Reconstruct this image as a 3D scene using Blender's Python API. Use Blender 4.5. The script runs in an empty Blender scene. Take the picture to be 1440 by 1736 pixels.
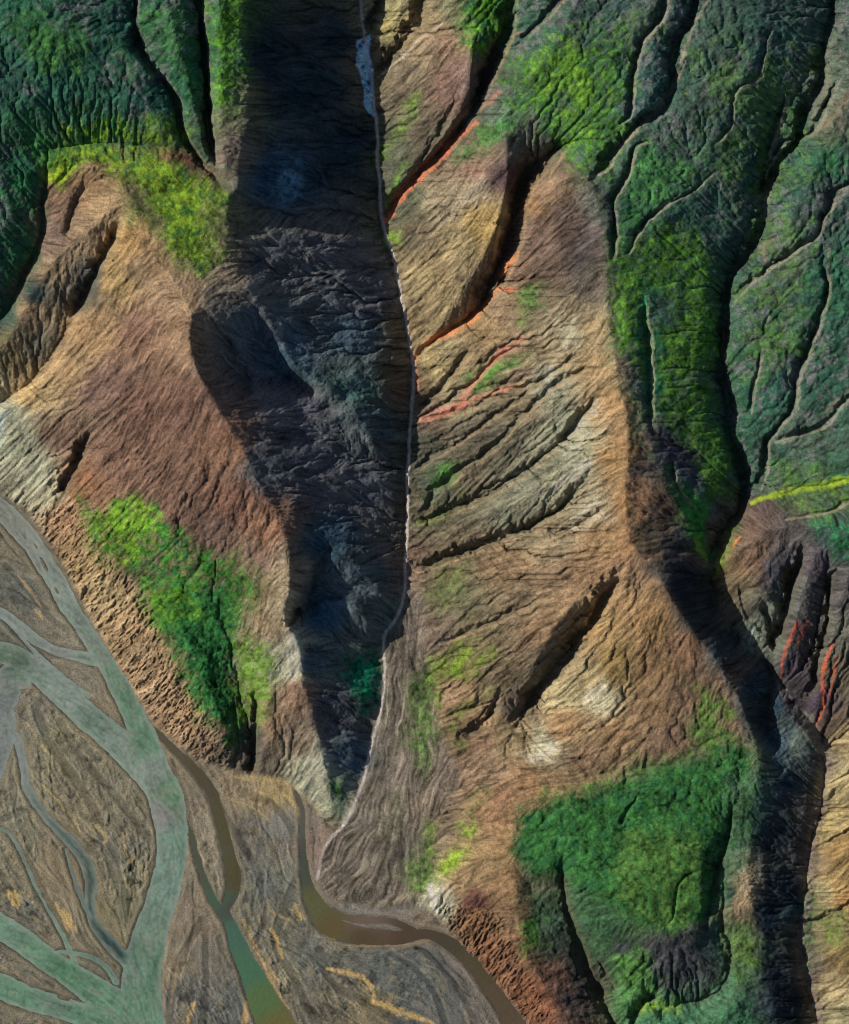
import bpy, math, time
import numpy as np
T0 = time.time()
def log(*a): print('[%.1f]' % (time.time()-T0), *a, flush=True)

# ------------------------------------------------------------------ camera, light
sc = bpy.context.scene
CAM_H = 6000.0                       # metres above the river plain; 1 photo pixel = 1 m there
SUN_EL, SUN_AZ = 32.0, 158.0         # degrees; azimuth counter-clockwise from +X (image right)
cd = bpy.data.cameras.new('camera'); cam = bpy.data.objects.new('camera', cd)
sc.collection.objects.link(cam); sc.camera = cam
cam.location = (0, 0, CAM_H); cam.rotation_euler = (0, 0, 0)
cd.sensor_fit = 'HORIZONTAL'; cd.sensor_width = 36.0; cd.lens = 36.0*CAM_H/1440.0
cd.clip_start = 10; cd.clip_end = 40000
W = bpy.data.worlds.new('World'); sc.world = W; W.use_nodes = True
nt = W.node_tree; sky = nt.nodes.new('ShaderNodeTexSky'); sky.sky_type = 'NISHITA'
sky.sun_disc = False; sky.sun_elevation = math.radians(SUN_EL)
_s = (math.cos(math.radians(SUN_AZ)), math.sin(math.radians(SUN_AZ)))
sky.sun_rotation = math.atan2(_s[0], _s[1])
bg = nt.nodes['Background']; bg.inputs[1].default_value = 0.074; sky.ozone_density = 0.0; sky.dust_density = 1.0
nt.links.new(sky.outputs[0], bg.inputs[0])
sd = bpy.data.lights.new('sun', 'SUN'); sun = bpy.data.objects.new('sun', sd); sc.collection.objects.link(sun)
sd.energy = 5.0; sd.angle = math.radians(0.5); sd.color = (1.0, 0.93, 0.82)
sun.location = (-2000, 800, 2500)
sun.rotation_euler = (math.radians(90-SUN_EL), 0, math.radians(SUN_AZ+90))
sc.view_settings.view_transform = 'Standard'; sc.view_settings.look = 'None'
sc.view_settings.exposure = 0.0; sc.view_settings.gamma = 1.0
sc.cycles.max_bounces = 4; sc.cycles.pixel_filter_type = 'BLACKMAN_HARRIS'; sc.cycles.filter_width = 1.0

# ------------------------------------------------------------------ numpy helpers
STEP = 1.5; MRG = 135.0
xs = np.arange(-MRG, 1440+MRG+0.1, STEP, dtype=np.float32)
ys = np.arange(-MRG, 1736+MRG+0.1, STEP, dtype=np.float32)
X, Y = np.meshgrid(xs, ys); NY, NX = X.shape
def vnoise(x, y, seed):
    r = np.random.RandomState(seed).rand(256, 256).astype(np.float32)
    xi = np.floor(x).astype(np.int32); yi = np.floor(y).astype(np.int32)
    fx = x-xi; fy = y-yi
    fx = fx*fx*(3-2*fx); fy = fy*fy*(3-2*fy)
    xa = xi & 255; xb = (xi+1) & 255; ya = yi & 255; yb = (yi+1) & 255
    a = r[ya, xa]; b = r[ya, xb]; c = r[yb, xa]; d = r[yb, xb]
    return ((a+(b-a)*fx)*(1-fy)+(c+(d-c)*fx)*fy)*2-1
def fbm(x, y, scale, octv, seed, gain=.5):
    s = 0; a = 1.0; t = 0
    for k in range(octv):
        f = (2.03**k)/scale
        s = s+a*vnoise(x*f+13.7*k, y*f+7.1*k, seed+k); t += a; a *= gain
    return (s/t).astype(np.float32)
def ss(a, b, x):
    t = np.clip((x-a)/(b-a), 0, 1); return t*t*(3-2*t)
def blur(h, n):
    for _ in range(n):
        p = np.pad(h, 1, mode='edge')
        h = (p[:-2, 1:-1]+p[2:, 1:-1]+p[1:-1, :-2]+p[1:-1, 2:]+4*h)/8
    return h
def bil(A, gx, gy):                                   # bilinear lookup, grid coords
    ny, nx = A.shape[:2]
    gx = np.clip(gx, 0, nx-1.001); gy = np.clip(gy, 0, ny-1.001)
    xi = gx.astype(np.int32); yi = gy.astype(np.int32); fx = gx-xi; fy = gy-yi
    if A.ndim == 3: fx = fx[..., None]; fy = fy[..., None]
    return (A[yi, xi]*(1-fx)+A[yi, xi+1]*fx)*(1-fy)+(A[yi+1, xi]*(1-fx)+A[yi+1, xi+1]*fx)*fy
def smooth_line(p, n=4):                              # Catmull-Rom through traced points
    p = np.array(p, float)
    if len(p) < 3: return p
    q = np.vstack([2*p[0]-p[1], p, 2*p[-1]-p[-2]]); out = []
    for i in range(len(p)-1):
        a, b, c, d = q[i:i+4]
        for t in np.arange(n)/n:
            out.append(.5*((2*b)+(c-a)*t+(2*a-5*b+4*c-d)*t*t+(3*b-a-3*c+d)*t**3))
    out.append(p[-1]); return np.array(out)
def linedist(p, wmax, x=None, y=None):
    """distance to a polyline within its box: (slice, dist, values along the line, arc 0..1)"""
    x = X if x is None else x; y = Y if y is None else y
    p = np.array(p, float)
    i0 = max(0, int((p[:, 1].min()-wmax+MRG)/STEP)); i1 = min(NY, int((p[:, 1].max()+wmax+MRG)/STEP)+2)
    j0 = max(0, int((p[:, 0].min()-wmax+MRG)/STEP)); j1 = min(NX, int((p[:, 0].max()+wmax+MRG)/STEP)+2)
    sl = (slice(i0, i1), slice(j0, j1)); x = x[sl]; y = y[sl]
    best = np.full(x.shape, 1e9, np.float32); val = np.zeros(x.shape+(max(0, p.shape[1]-2),), np.float32); arc = np.zeros(x.shape, np.float32)
    L = np.r_[0, np.cumsum(np.hypot(*(np.diff(p[:, :2], axis=0).T)))]; Lt = max(L[-1], 1e-6)
    for k in range(len(p)-1):
        a = p[k]; b = p[k+1]; dx, dy = b[0]-a[0], b[1]-a[1]; l2 = dx*dx+dy*dy+1e-9
        t = np.clip(((x-a[0])*dx+(y-a[1])*dy)/l2, 0, 1)
        d = np.hypot(x-a[0]-t*dx, y-a[1]-t*dy); m = d < best
        best = np.where(m, d, best)
        if val.shape[2]: val = np.where(m[..., None], a[2:]+(b[2:]-a[2:])*t[..., None], val)
        arc = np.where(m, (L[k]+t*(L[k+1]-L[k]))/Lt, arc)
    return sl, best, val, arc
def polymask(poly, x, y):
    """signed distance (positive inside) to a polygon"""
    p = np.array(poly, float); n = len(p); ins = np.zeros(x.shape, bool); best = np.full(x.shape, 1e9, np.float32)
    for k in range(n):
        a = p[k]; b = p[(k+1) % n]; dx, dy = b-a; l2 = dx*dx+dy*dy+1e-9
        t = np.clip(((x-a[0])*dx+(y-a[1])*dy)/l2, 0, 1)
        best = np.minimum(best, np.hypot(x-a[0]-t*dx, y-a[1]-t*dy))
        if dy != 0:
            c = ((a[1] > y) != (b[1] > y)) & (x < (dx*(y-a[1])/dy+a[0])); ins ^= c
    return np.where(ins, best, -best)

# ------------------------------------------------------------------ traced relief  (x, y in photo pixels, z in metres)
LINES = [
 # --- gorge of the central stream
 [(598,-140,102),(605,0,92),(615,70,88),(622,130,84),(631,190,80),(636,280,72),(641,370,64),(660,430,60),(672,490,56),(685,560,50),(694,630,44),(692,700,40),(687,780,34),(685,860,30),(683,930,27),(680,1000,24),(668,1045,22),(645,1080,20),(646,1140,18),(640,1200,16),(623,1270,12),(606,1340,9),(580,1395,6),(548,1430,4),(530,1490,2)],
 # --- north-west cliff rim
 [(415,-140,252),(413,0,242),(408,60,238),(421,113,232),(418,217,226),(402,290,226),(406,315,224),(384,340,222),(389,410,212),(405,467,206),(440,520,184),(480,590,156),(505,625,142),(540,645,128),(580,680,108)],
 [(405,467,206),(360,480,222),(325,540,242),(321,565,243),(328,613,234),(350,657,216),(367,687,205),(400,743,184),(420,777,174),(450,843,154),(470,873,147),(486,917,144),(493,967,146),(491,1010,140),(484,1055,130),(505,1085,114),(512,1130,100),(520,1180,84),(537,1230,64),(550,1300,40),(562,1355,18),(572,1388,7)],
 [(212,385,226),(240,415,226),(290,470,230),(325,540,242)],
 # gorge west wall intermediate
 [(430,388,188),(530,398,142),(600,420,104),(640,460,74)],
 [(420,345,172),(500,370,125),(570,390,95)],
 [(430,440,180),(520,470,136),(600,500,98)],
 [(440,60,190),(445,120,185),(455,220,172),(440,300,168)],
 [(520,0,140),(530,120,128),(540,220,112),(540,320,98)],
 [(345,500,231),(375,515,219),(398,535,206)],
 [(352,566,205),(376,615,165),(420,650,130)],
 [(420,590,150),(480,632,112),(530,664,98)],
 [(440,560,150),(480,620,118)],
 [(400,668,172),(470,672,138),(560,690,100)],
 [(540,645,128),(600,642,114),(640,652,98),(668,662,78)],
 [(655,705,60),(668,740,50),(674,780,42)],
 [(585,935,90),(620,978,74),(652,1010,52)],
 [(598,1022,79),(628,1058,58)],
 [(585,1240,32),(600,1290,22)],
 [(596,690,104),(628,742,86),(645,778,62)],
 [(420,720,172),(520,740,120),(620,775,68)],
 [(470,840,140),(560,850,92),(640,860,52)],
 [(512,900,112),(530,960,92),(540,1010,84),(510,1050,92)],
  [(505,1060,106),(560,1080,60),(600,1120,36),(640,1150,20)],
 [(520,1160,78),(580,1170,45),(630,1180,20)],
 [(545,1240,44),(590,1240,26),(620,1240,14)],
 # --- north-west plateau, scarp, dome
 [(-140,-140,300),(100,-140,296),(220,-140,285)],
 [(0,0,284),(100,50,280),(200,80,268),(260,130,256)],
 [(-140,60,290),(0,120,262),(60,170,250),(150,165,246),(240,180,238),(290,220,226)],
 [(90,252,192),(160,243,198),(230,246,204),(300,254,208),(345,288,212),(384,322,218)],
 [(110,262,198),(200,262,212),(280,290,222),(330,330,224),(384,340,222)],
 [(215,330,216),(260,370,224),(300,440,228)],
 [(300,440,228),(360,440,220),(389,410,212)],
 # canyons west of the rim
 [(215,-140,272),(222,0,256),(240,60,250),(262,110,244),(298,165,232),(305,205,226),(332,262,218),(372,303,216)],
 [(330,-140,254),(338,0,244),(344,80,236),(350,150,228),(356,210,222),(362,270,218),(372,303,216)],
 [(270,-140,282),(280,0,268),(300,80,258),(325,160,244),(340,220,234),(350,270,224)],
 [(370,-140,262),(372,0,254),(368,100,248),(372,200,238),(380,290,228)],
 # left strip valley and cones
 [(-140,330,215),(0,250,218),(40,260,208)],
 [(-140,480,170),(0,380,176),(30,330,184),(50,290,196)],
 [(78,290,184),(76,350,164),(68,410,142),(40,470,118),(0,545,90),(-140,660,48)],
 [(150,283,208),(128,320,190),(105,380,166),(85,425,148)],
 [(140,318,184),(125,350,170),(113,400,152)],
 [(205,325,216),(165,375,200),(130,400,184),(90,440,162),(45,510,130),(0,590,98),(-140,740,40)],
 [(212,350,213),(192,395,194),(172,440,172),(140,500,136),(110,570,102),(60,640,66),(0,683,42),(-140,760,20)],
 [(212,385,226),(192,420,210),(160,490,174),(130,555,138),(100,612,108),(60,662,76),(0,698,52)],
 [(130,480,150),(90,530,120),(50,600,86)],
 # foot of the west hill
 [(-140,690,34),(-60,760,20),(0,832,4),(45,866,3),(92,932,3),(150,1045,3),(210,1150,3),(265,1235,3),(330,1288,3),(400,1308,3),(480,1322,4),(555,1378,4)],
 [(60,735,62),(60,800,42),(90,845,44),(130,850,66),(170,930,68),(245,1000,70),(285,1100,60),(335,1190,48),(385,1262,30)],
 [(275,870,128),(330,960,112),(378,1045,84),(398,1120,62),(410,1180,42),(425,1240,18),(430,1304,4)],
 [(290,1040,84),(340,1130,74),(375,1220,46)],
 [(440,1060,108),(450,1150,76),(448,1210,60),(445,1290,28)],
 [(470,1290,24),(520,1330,16)],
 # --- north-east of the stream: spur A, first gully
 [(640,150,90),(680,90,120),(740,40,165),(790,-20,205),(840,-140,240)],
 [(630,90,92),(650,40,108),(690,0,140),(720,-60,160),(760,-140,190)],
 [(620,70,88),(632,30,96),(650,-30,110),(680,-140,135)],
 [(800,70,204),(800,120,190),(788,180,160),(745,238,130),(700,292,100),(665,330,80)],
 [(880,-140,240),(862,0,215),(856,40,200),(835,100,170),(803,185,138),(750,250,108),(700,303,82),(645,376,64)],
 # spur B
 [(840,140,188),(850,205,196),(862,270,188),(856,335,166),(838,400,138),(800,470,108),(755,545,74),(705,600,50)],
 [(990,235,212),(950,250,186),(905,280,156),(878,330,132),(864,400,108),(842,460,92),(805,530,72),(745,570,58),(697,612,46)],
 # spur C
 [(1000,300,238),(962,296,232),(935,320,214),(905,375,180),(885,430,148),(855,490,112),(810,540,84),(740,580,64)],
 [(1000,470,205),(950,510,175),(890,565,130),(835,612,98),(780,668,70),(700,716,42)],
 [(870,520,118),(800,590,86),(730,640,58),(700,665,46)],
 # main ridge D
 [(1000,300,238),(1030,400,228),(1032,480,216),(1026,525,212),(1036,570,214),(1046,640,216),(1060,700,208),(1066,760,202),(1060,830,196),(1064,900,188),(1082,940,186),(1118,980,176),(1146,1025,166),(1190,1090,147),(1225,1140,132),(1260,1200,118),(1284,1262,108),(1284,1310,103),(1274,1400,88),(1270,1500,76),(1286,1600,62),(1304,1736,54),(1312,1880,50)],
 [(1412,1345,42),(1394,1420,36),(1384,1500,32),(1376,1580,26),(1390,1660,20),(1404,1736,16),(1420,1880,10)],
 [(1196,1050,122),(1222,1095,122),(1246,1130,116),(1266,1162,106),(1282,1185,78)],
 [(1322,1196,80),(1350,1224,86),(1374,1250,80),(1392,1282,56)],
 [(1262,1200,116),(1290,1230,70),(1312,1262,56)],
 [(1300,1440,56),(1330,1450,44),(1352,1470,34)],
 # gullies / ribs of the east slope
 [(1010,690,180),(960,740,138),(900,790,106),(830,830,74),(770,860,50),(700,880,34)],
 [(1005,800,168),(960,850,130),(900,890,98),(820,925,62),(750,950,44),(695,965,28)],
 [(1020,640,196),(950,690,150),(880,730,116),(800,790,74),(720,860,40)],
 [(1030,760,188),(950,800,140),(880,850,104),(800,880,72)],
 [(1050,975,180),(1020,1000,166),(1000,1020,158)],
 [(1046,985,166),(1005,1050,112),(960,1105,80),(915,1165,52),(880,1215,36)],
 [(1060,975,182),(1032,1010,164),(1012,1075,130),(985,1120,104),(935,1180,64),(900,1215,44)],
 [(1000,1000,156),(950,1050,124),(910,1120,92),(890,1170,62)],
 # fan
 [(700,1010,28),(720,1100,26),(738,1200,26),(745,1260,26),(770,1330,27),(750,1400,20),(735,1480,9),(700,1512,6)],
 [(660,1120,22),(660,1300,14),(640,1400,8),(600,1480,3)],
 [(800,1260,40),(900,1290,56),(1000,1310,72),(1100,1300,86)],
 [(880,1370,60),(950,1345,72),(1050,1330,84),(1150,1310,100)],
 # shadow-side valley, canyon of the plateau, east gorge
 [(1058,600,212),(1078,660,206),(1104,740,193),(1134,820,177),(1162,880,159),(1187,930,133),(1205,962,98)],
 [(1082,940,186),(1130,936,166),(1178,944,142)],
 [(1076,690,203),(1088,760,192),(1096,830,184),(1100,900,178)],
 [(1150,960,152),(1165,1010,140),(1205,1070,112)],
 [(1415,-140,238),(1410,0,226),(1395,80,220),(1330,200,206),(1290,330,184),(1235,470,160),(1222,600,146),(1236,700,132),(1262,790,114),(1255,860,104),(1222,910,98),(1205,962,88),(1212,1020,70),(1242,1075,64),(1288,1116,64),(1322,1150,64),(1352,1195,66),(1390,1250,58),(1398,1345,38),(1378,1420,32),(1366,1500,28),(1356,1580,22),(1370,1660,16),(1385,1736,12),(1400,1880,6)],
 [(1190,470,176),(1200,600,162),(1212,700,150),(1235,790,136),(1220,850,124),(1195,900,112)],
 [(1140,500,192),(1160,650,176),(1180,800,148)],
 [(1262,480,176),(1250,600,158),(1264,700,142),(1290,780,130)],
 [(900,130,238),(960,40,262),(1000,-140,285)],
 [(1060,260,232),(1110,130,262),(1180,-140,300)],
 [(1100,420,212),(1180,280,228),(1270,120,254),(1320,-140,280)],
 [(1340,380,205),(1400,250,228),(1460,100,240),(1575,-140,270)],
 [(1300,640,170),(1380,520,190),(1460,420,205),(1575,330,220)],
 [(1300,770,135),(1360,745,155),(1440,700,180),(1575,600,200)],
 [(1275,865,128),(1340,835,142),(1440,812,170),(1575,780,190)],
 [(1230,950,120),(1300,900,150),(1380,890,176),(1440,900,192),(1575,900,215)],
 [(1240,1000,104),(1300,1020,128),(1340,1060,132)],
 [(1350,930,150),(1332,990,124),(1318,1050,100),(1310,1090,80)],
 [(1380,940,172),(1360,1000,160),(1340,1080,136),(1325,1140,90)],
 [(1405,950,160),(1392,1040,132),(1370,1130,104),(1345,1195,60)],
 [(1440,960,184),(1415,1060,160),(1395,1150,120),(1380,1220,70)],
 [(1460,1150,140),(1420,1190,100),(1392,1255,50)],
 [(1400,1270,48),(1440,1240,80),(1575,1150,150)],
 [(1575,1250,150),(1470,1290,104),(1420,1330,74),(1400,1350,46)],
 [(1575,1450,135),(1460,1430,92),(1400,1470,58)],
 [(1575,1620,120),(1450,1600,82),(1395,1630,48)],
 [(1575,1800,100),(1450,1760,70),(1400,1780,36)],
 # bottom plateau
 [(955,1440,66),(952,1480,56),(965,1560,42),(1000,1640,28),(1040,1736,16),(1070,1880,8)],
 [(975,1480,72),(990,1560,62),(1030,1640,46),(1055,1690,34)],
 [(1000,1560,72),(1060,1570,80),(1130,1590,86),(1195,1570,88)],
 [(1060,1700,42),(1120,1692,48),(1190,1680,52)],
 [(1100,1640,62),(1150,1640,66)],
 [(1245,1370,92),(1230,1430,80),(1215,1500,70),(1215,1580,60),(1232,1640,52),(1190,1695,46),(1090,1708,38),(1065,1736,28),(1070,1880,10)],
 [(1190,1460,98),(1192,1540,92)],
 [(1100,1760,52),(1200,1740,62),(1250,1700,74)],
 [(1100,1400,94),(1100,1500,90)],
 # brown knob above the lower stream
 [(735,1535,8),(780,1480,30),(830,1440,44),(860,1470,50),(880,1540,50),(890,1620,46),(930,1690,40),(960,1760,36),(980,1880,30)],
 [(730,1545,3),(770,1590,3),(850,1680,3),(900,1745,3),(980,1880,2)],
 [(900,1500,44),(915,1560,40),(935,1620,34)],
 [(880,1400,52),(900,1450,58),(940,1470,62)],
]
PLAIN = [(-140,770),(-20,822),(45,868),(92,934),(150,1047),(210,1152),(265,1238),(330,1290),(400,1310),(480,1324),(540,1375),(548,1430),(530,1490),(560,1530),(640,1540),(700,1540),(730,1548),(770,1592),(850,1682),(900,1747),(980,1880),(-140,1880)]

LINES.append([(a+9, b, c+.6) for a, b, c in LINES[0][:-3]])
def solve(lines):
    """membrane through the traced ridge and stream lines, coarse to fine"""
    H = None
    for st in (48, 24, 12, 6, 3):
        gx = np.arange(-MRG, 1440+MRG+.1, st); gy = np.arange(-MRG, 1736+MRG+.1, st)
        nx, ny = len(gx), len(gy)
        acc = np.zeros((ny, nx)); cnt = np.zeros((ny, nx))
        for l in lines:
            p = smooth_line(l)
            for a, b in zip(p[:-1], p[1:]):
                n = max(2, int(math.hypot(b[0]-a[0], b[1]-a[1])/st*1.6)+1)
                t = np.linspace(0, 1, n)[:, None]; q = a+(b-a)*t
                i = np.clip(((q[:, 1]+MRG)/st+.5).astype(int), 0, ny-1); j = np.clip(((q[:, 0]+MRG)/st+.5).astype(int), 0, nx-1)
                np.add.at(acc, (i, j), q[:, 2]); np.add.at(cnt, (i, j), 1)
        GX, GY = np.meshgrid(gx, gy); pm = polymask(PLAIN, GX, GY) > 6
        fix = (cnt > 0) | pm; val = np.where(cnt > 0, acc/np.maximum(cnt, 1), 0); val[pm & (cnt == 0)] = 2.0; val[pm] = 2.0
        if H is None: H = np.full((ny, nx), 120.0)
        else:
            A, B = np.meshgrid((gx+MRG)/(st*2), (gy+MRG)/(st*2)); H = bil(H, A, B)
        H[fix] = val[fix]
        for _ in range(400 if st > 12 else 200 if st > 3 else 90):
            p = np.pad(H, 1, mode='edge'); N = (p[:-2, 1:-1]+p[2:, 1:-1]+p[1:-1, :-2]+p[1:-1, 2:])/4
            H = np.where(fix, val, H+1.0*(N-H))
    return H.astype(np.float32)

def erode(h, cell, K, iters, seed, mexp=.45, dt=1.0, diff=0.0, talus=None):
    """stream-power incision with randomised D8 routing: dendritic gullies"""
    ny, nx = h.shape; rs = np.random.RandomState(seed)
    offs = [(-1, -1, 1.414), (-1, 0, 1), (-1, 1, 1.414), (0, -1, 1), (0, 1, 1), (1, -1, 1.414), (1, 0, 1), (1, 1, 1.414)]
    idx = np.arange(ny*nx).reshape(ny, nx)
    for it in range(iters):
        best = np.zeros((ny, nx), np.float32); rec = idx.copy(); dd = np.ones((ny, nx), np.float32)
        P = np.pad(h, 1, mode='edge'); I = np.pad(idx, 1, mode='edge')
        for a, b, d in offs:
            q = P[1+a:1+a+ny, 1+b:1+b+nx]
            s = (h-q)/d*(1+.35*rs.rand(ny, nx).astype(np.float32)) if d > 1 else (h-q)*(1+.12*rs.rand(ny, nx).astype(np.float32))
            m = s > best; best[m] = s[m]; rec[m] = I[1+a:1+a+ny, 1+b:1+b+nx][m]; dd[m] = d
        order = np.argsort(h, axis=None, kind='stable'); recl = rec.ravel()
        A = [1.0]*(ny*nx); rl = recl.tolist()
        for i in order[::-1].tolist():
            r = rl[i]
            if r != i: A[r] += A[i]
        A = np.array(A, np.float32)*(cell*cell)
        F = (K.ravel()*dt*np.minimum(A, 6e4)**mexp/(dd.ravel()*cell)); F[recl == np.arange(ny*nx)] = 0
        Fl = F.tolist(); hl = h.ravel().tolist()
        for i in order.tolist():
            f = Fl[i]
            if f: hl[i] = (hl[i]+f*hl[rl[i]])/(1+f)
        h = np.array(hl, np.float32).reshape(ny, nx)
        if diff: h = h+diff*(blur(h, 1)-h)
    return h, A.reshape(ny, nx)

def lic(vx, vy, noise, n, step=1.0):
    gy, gx = np.mgrid[0:NY, 0:NX].astype(np.float32)
    m = np.sqrt(vx*vx+vy*vy)+1e-6; vx = vx/m; vy = vy/m
    acc = noise.copy(); tot = 1.0
    for sg in (1, -1):
        px, py = gx.copy(), gy.copy()
        for k in range(n):
            xi = np.clip(px+.5, 0, NX-1).astype(np.int32); yi = np.clip(py+.5, 0, NY-1).astype(np.int32)
            px = px+sg*step*vx[yi, xi]; py = py+sg*step*vy[yi, xi]
            xi = np.clip(px+.5, 0, NX-1).astype(np.int32); yi = np.clip(py+.5, 0, NY-1).astype(np.int32)
            w = .5+.5*math.cos(math.pi*(k+1)/(n+1)); acc += w*noise[yi, xi]; tot += w
    acc /= tot; return (acc-acc.mean())/acc.std()
# ------------------------------------------------------------------ gullies cut by hand  (points), width, depth
CARVES = [
 ([(146,733),(135,770),(122,800),(95,838)],14,26),
 ([(203,372),(190,415),(165,450),(148,490),(122,530)],16,26),
 ([(222,-100),(228,40),(240,85),(262,120),(298,165),(303,210),(330,262),(368,300)],11,24),
 ([(338,-100),(338,20),(345,90),(352,160),(357,230),(360,275)],10,30),
 ([(78,285),(72,345),(70,400),(45,460),(10,530)],12,14),
 ([(600,-100),(612,60),(628,140),(634,230),(640,330),(648,400),(668,460),(678,520),(690,600),(694,660),(692,720),(688,800),(686,900),(684,980)],6,4),
 ([(865,-60),(862,30),(850,70),(830,115),(803,180)],16,34),
 ([(1000,-60),(940,10),(905,45),(880,75)],7,14),
 ([(722,-60),(712,20),(690,60),(665,95),(645,125)],13,24),
 ([(655,-60),(642,10),(626,58)],12,24),
 ([(768,160),(748,215),(722,262),(690,302)],9,9),
 ([(955,235),(935,262),(915,300)],16,18),
 ([(803,180),(750,252),(700,303),(648,374)],9,16),
 ([(940,250),(905,282),(880,330),(866,400),(845,455),(805,528)],23,32),
 ([(875,430),(850,480),(805,530),(745,572),(698,610)],7,8),
 ([(888,572),(835,612),(782,665),(702,714)],6,8),
 ([(905,640),(850,655),(800,690),(715,712)],5,5),
 ([(870,570),(835,600),(820,615)],6,6),
 ([(800,590),(770,630),(735,670),(712,690)],8,10),
 ([(1010,672),(985,700),(965,730),(945,745)],9,18),
 ([(945,745),(900,790),(830,835),(765,865),(700,885)],9,12),
 ([(860,740),(800,780),(740,830),(715,870)],12,16),
 ([(1000,800),(975,830),(960,850),(900,895),(830,920),(750,948),(700,965)],13,20),
 ([(1030,855),(985,890),(930,910)],7,8),
 ([(920,645),(860,690),(800,730),(740,770),(700,800)],6,8),
 ([(980,600),(920,640),(870,660)],7,7),
 ([(1020,625),(960,640),(900,690),(850,745)],6,8),
 ([(1060,960),(1030,1000),(1003,1055),(960,1108),(915,1165),(885,1210)],22,32),
 ([(845,1180),(825,1222),(785,1248)],14,20),
 ([(560,930),(530,985),(500,1040)],10,12),
  ([(1300,1120),(1308,1150),(1300,1180),(1292,1230)],14,16),
 ([(780,1150),(760,1170),(745,1195)],5,4),
 ([(935,1010),(870,1040),(800,1070),(740,1090)],6,6),
 ([(860,1175),(810,1200),(760,1215)],5,5),
 # plateau canyons
 ([(1140,-100),(1125,20),(1085,70),(1072,130),(1065,190),(1050,210)],9,16),
 ([(1195,-100),(1175,20),(1150,60),(1140,120),(1128,180),(1075,215),(1035,270),(1005,300)],13,26),
 ([(1310,40),(1285,130),(1245,160),(1240,210),(1215,240)],5,7),
 ([(1100,240),(1075,250),(1060,300),(1042,340),(1045,400),(1040,440)],7,13),
 ([(1215,290),(1160,330),(1110,360),(1090,380),(1065,430)],5,7),
 ([(1150,330),(1120,350),(1080,390)],4,6),
 ([(1415,-60),(1408,20),(1396,80),(1388,150),(1362,200),(1350,240),(1310,290),(1295,335),(1288,390),(1262,440),(1235,480),(1228,560),(1222,620),(1238,690),(1232,740),(1262,800),(1258,860),(1225,905),(1205,950)],14,30),
 ([(1330,160),(1300,260),(1285,330)],12,16),
 ([(1560,280),(1440,310),(1400,360),(1380,400),(1310,450),(1270,480),(1235,520)],7,12),
 ([(1420,130),(1380,220),(1330,240),(1300,280)],8,12),
 ([(1400,420),(1398,500),(1370,590),(1350,650),(1345,690),(1300,745),(1295,800),(1285,830)],9,16),
 ([(1560,620),(1440,670),(1400,720),(1340,740),(1310,750)],7,10),
 ([(1290,590),(1280,640),(1270,700)],6,8),
 ([(1090,500),(1098,600),(1100,680),(1108,730)],12,12),
 ([(1140,780),(1150,830),(1175,860)],8,8),
 ([(1140,930),(1180,935),(1200,945)],6,9),
 ([(1560,800),(1440,850),(1390,870),(1330,880)],6,6),
 ([(1362,925),(1345,980),(1332,1040),(1318,1090)],14,36),
 ([(1425,960),(1408,985),(1398,1060),(1385,1130),(1370,1180)],11,26),
 ([(1250,990),(1265,1040),(1300,1080)],6,6),
 ([(1290,1015),(1300,1060),(1312,1110)],8,14),
 # east gorge bottom and tan spurs
 ([(1400,1350),(1378,1420),(1366,1500),(1352,1560),(1366,1640),(1385,1736)],8,6),
 ([(1500,1360),(1440,1408),(1400,1430)],7,9),
 ([(1500,1490),(1450,1530),(1400,1560),(1370,1565)],8,10),
 ([(1480,1290),(1440,1310),(1405,1330)],6,7),
 # bottom plateau
 ([(957,1450),(952,1490),(965,1560),(985,1620),(1020,1690),(1045,1760)],13,18),
 ([(1243,1340),(1238,1400),(1218,1470),(1200,1540),(1198,1600)],8,12),
 ([(1228,1480),(1226,1560),(1238,1630),(1205,1690),(1150,1700)],5,7),
 ([(1120,1690),(1085,1705),(1068,1740)],9,18),
 ([(1190,1475),(1155,1500),(1145,1540),(1130,1570)],4,4),
 ([(1145,1425),(1170,1432),(1188,1432)],4,4),
 ([(1160,1505),(1110,1480),(1080,1470)],4,3),
 ([(1080,1350),(1065,1375),(1055,1400)],5,6),
 ([(1000,1505),(985,1515),(975,1520)],5,6),
 ([(1010,1620),(1025,1650),(1045,1680)],8,10),
 ([(830,1195),(812,1225)],6,6),
 ([(300,1290),(330,1300),(360,1306)],8,5),
 ([(395,1180),(400,1250),(402,1300)],6,8),
 ([(432,1170),(430,1240),(428,1305)],11,22),
 ([(508,1030),(495,1050),(486,1060)],9,20),
 ([(540,990),(515,1030),(500,1050)],7,10),
]
ROUGHLY = None

log('membrane')
h3 = solve(LINES)
GY3, GX3 = np.mgrid[0:h3.shape[0], 0:h3.shape[1]].astype(np.float32)
x3 = GX3*3-MRG; y3 = GY3*3-MRG
pm3 = polymask(PLAIN, x3, y3).astype(np.float32)
def field(points, x, y, p=3.0, soft=12.0):            # inverse-distance map of scattered values
    pts = np.array(points, float); num = 0; den = 0
    for q in pts:
        w = 1.0/((x-q[0])**2+(y-q[1])**2+soft*soft)**(p/2)
        num = num+w[..., None]*q[2:]; den = den+w
    return (num/den[..., None]).astype(np.float32)
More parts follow.
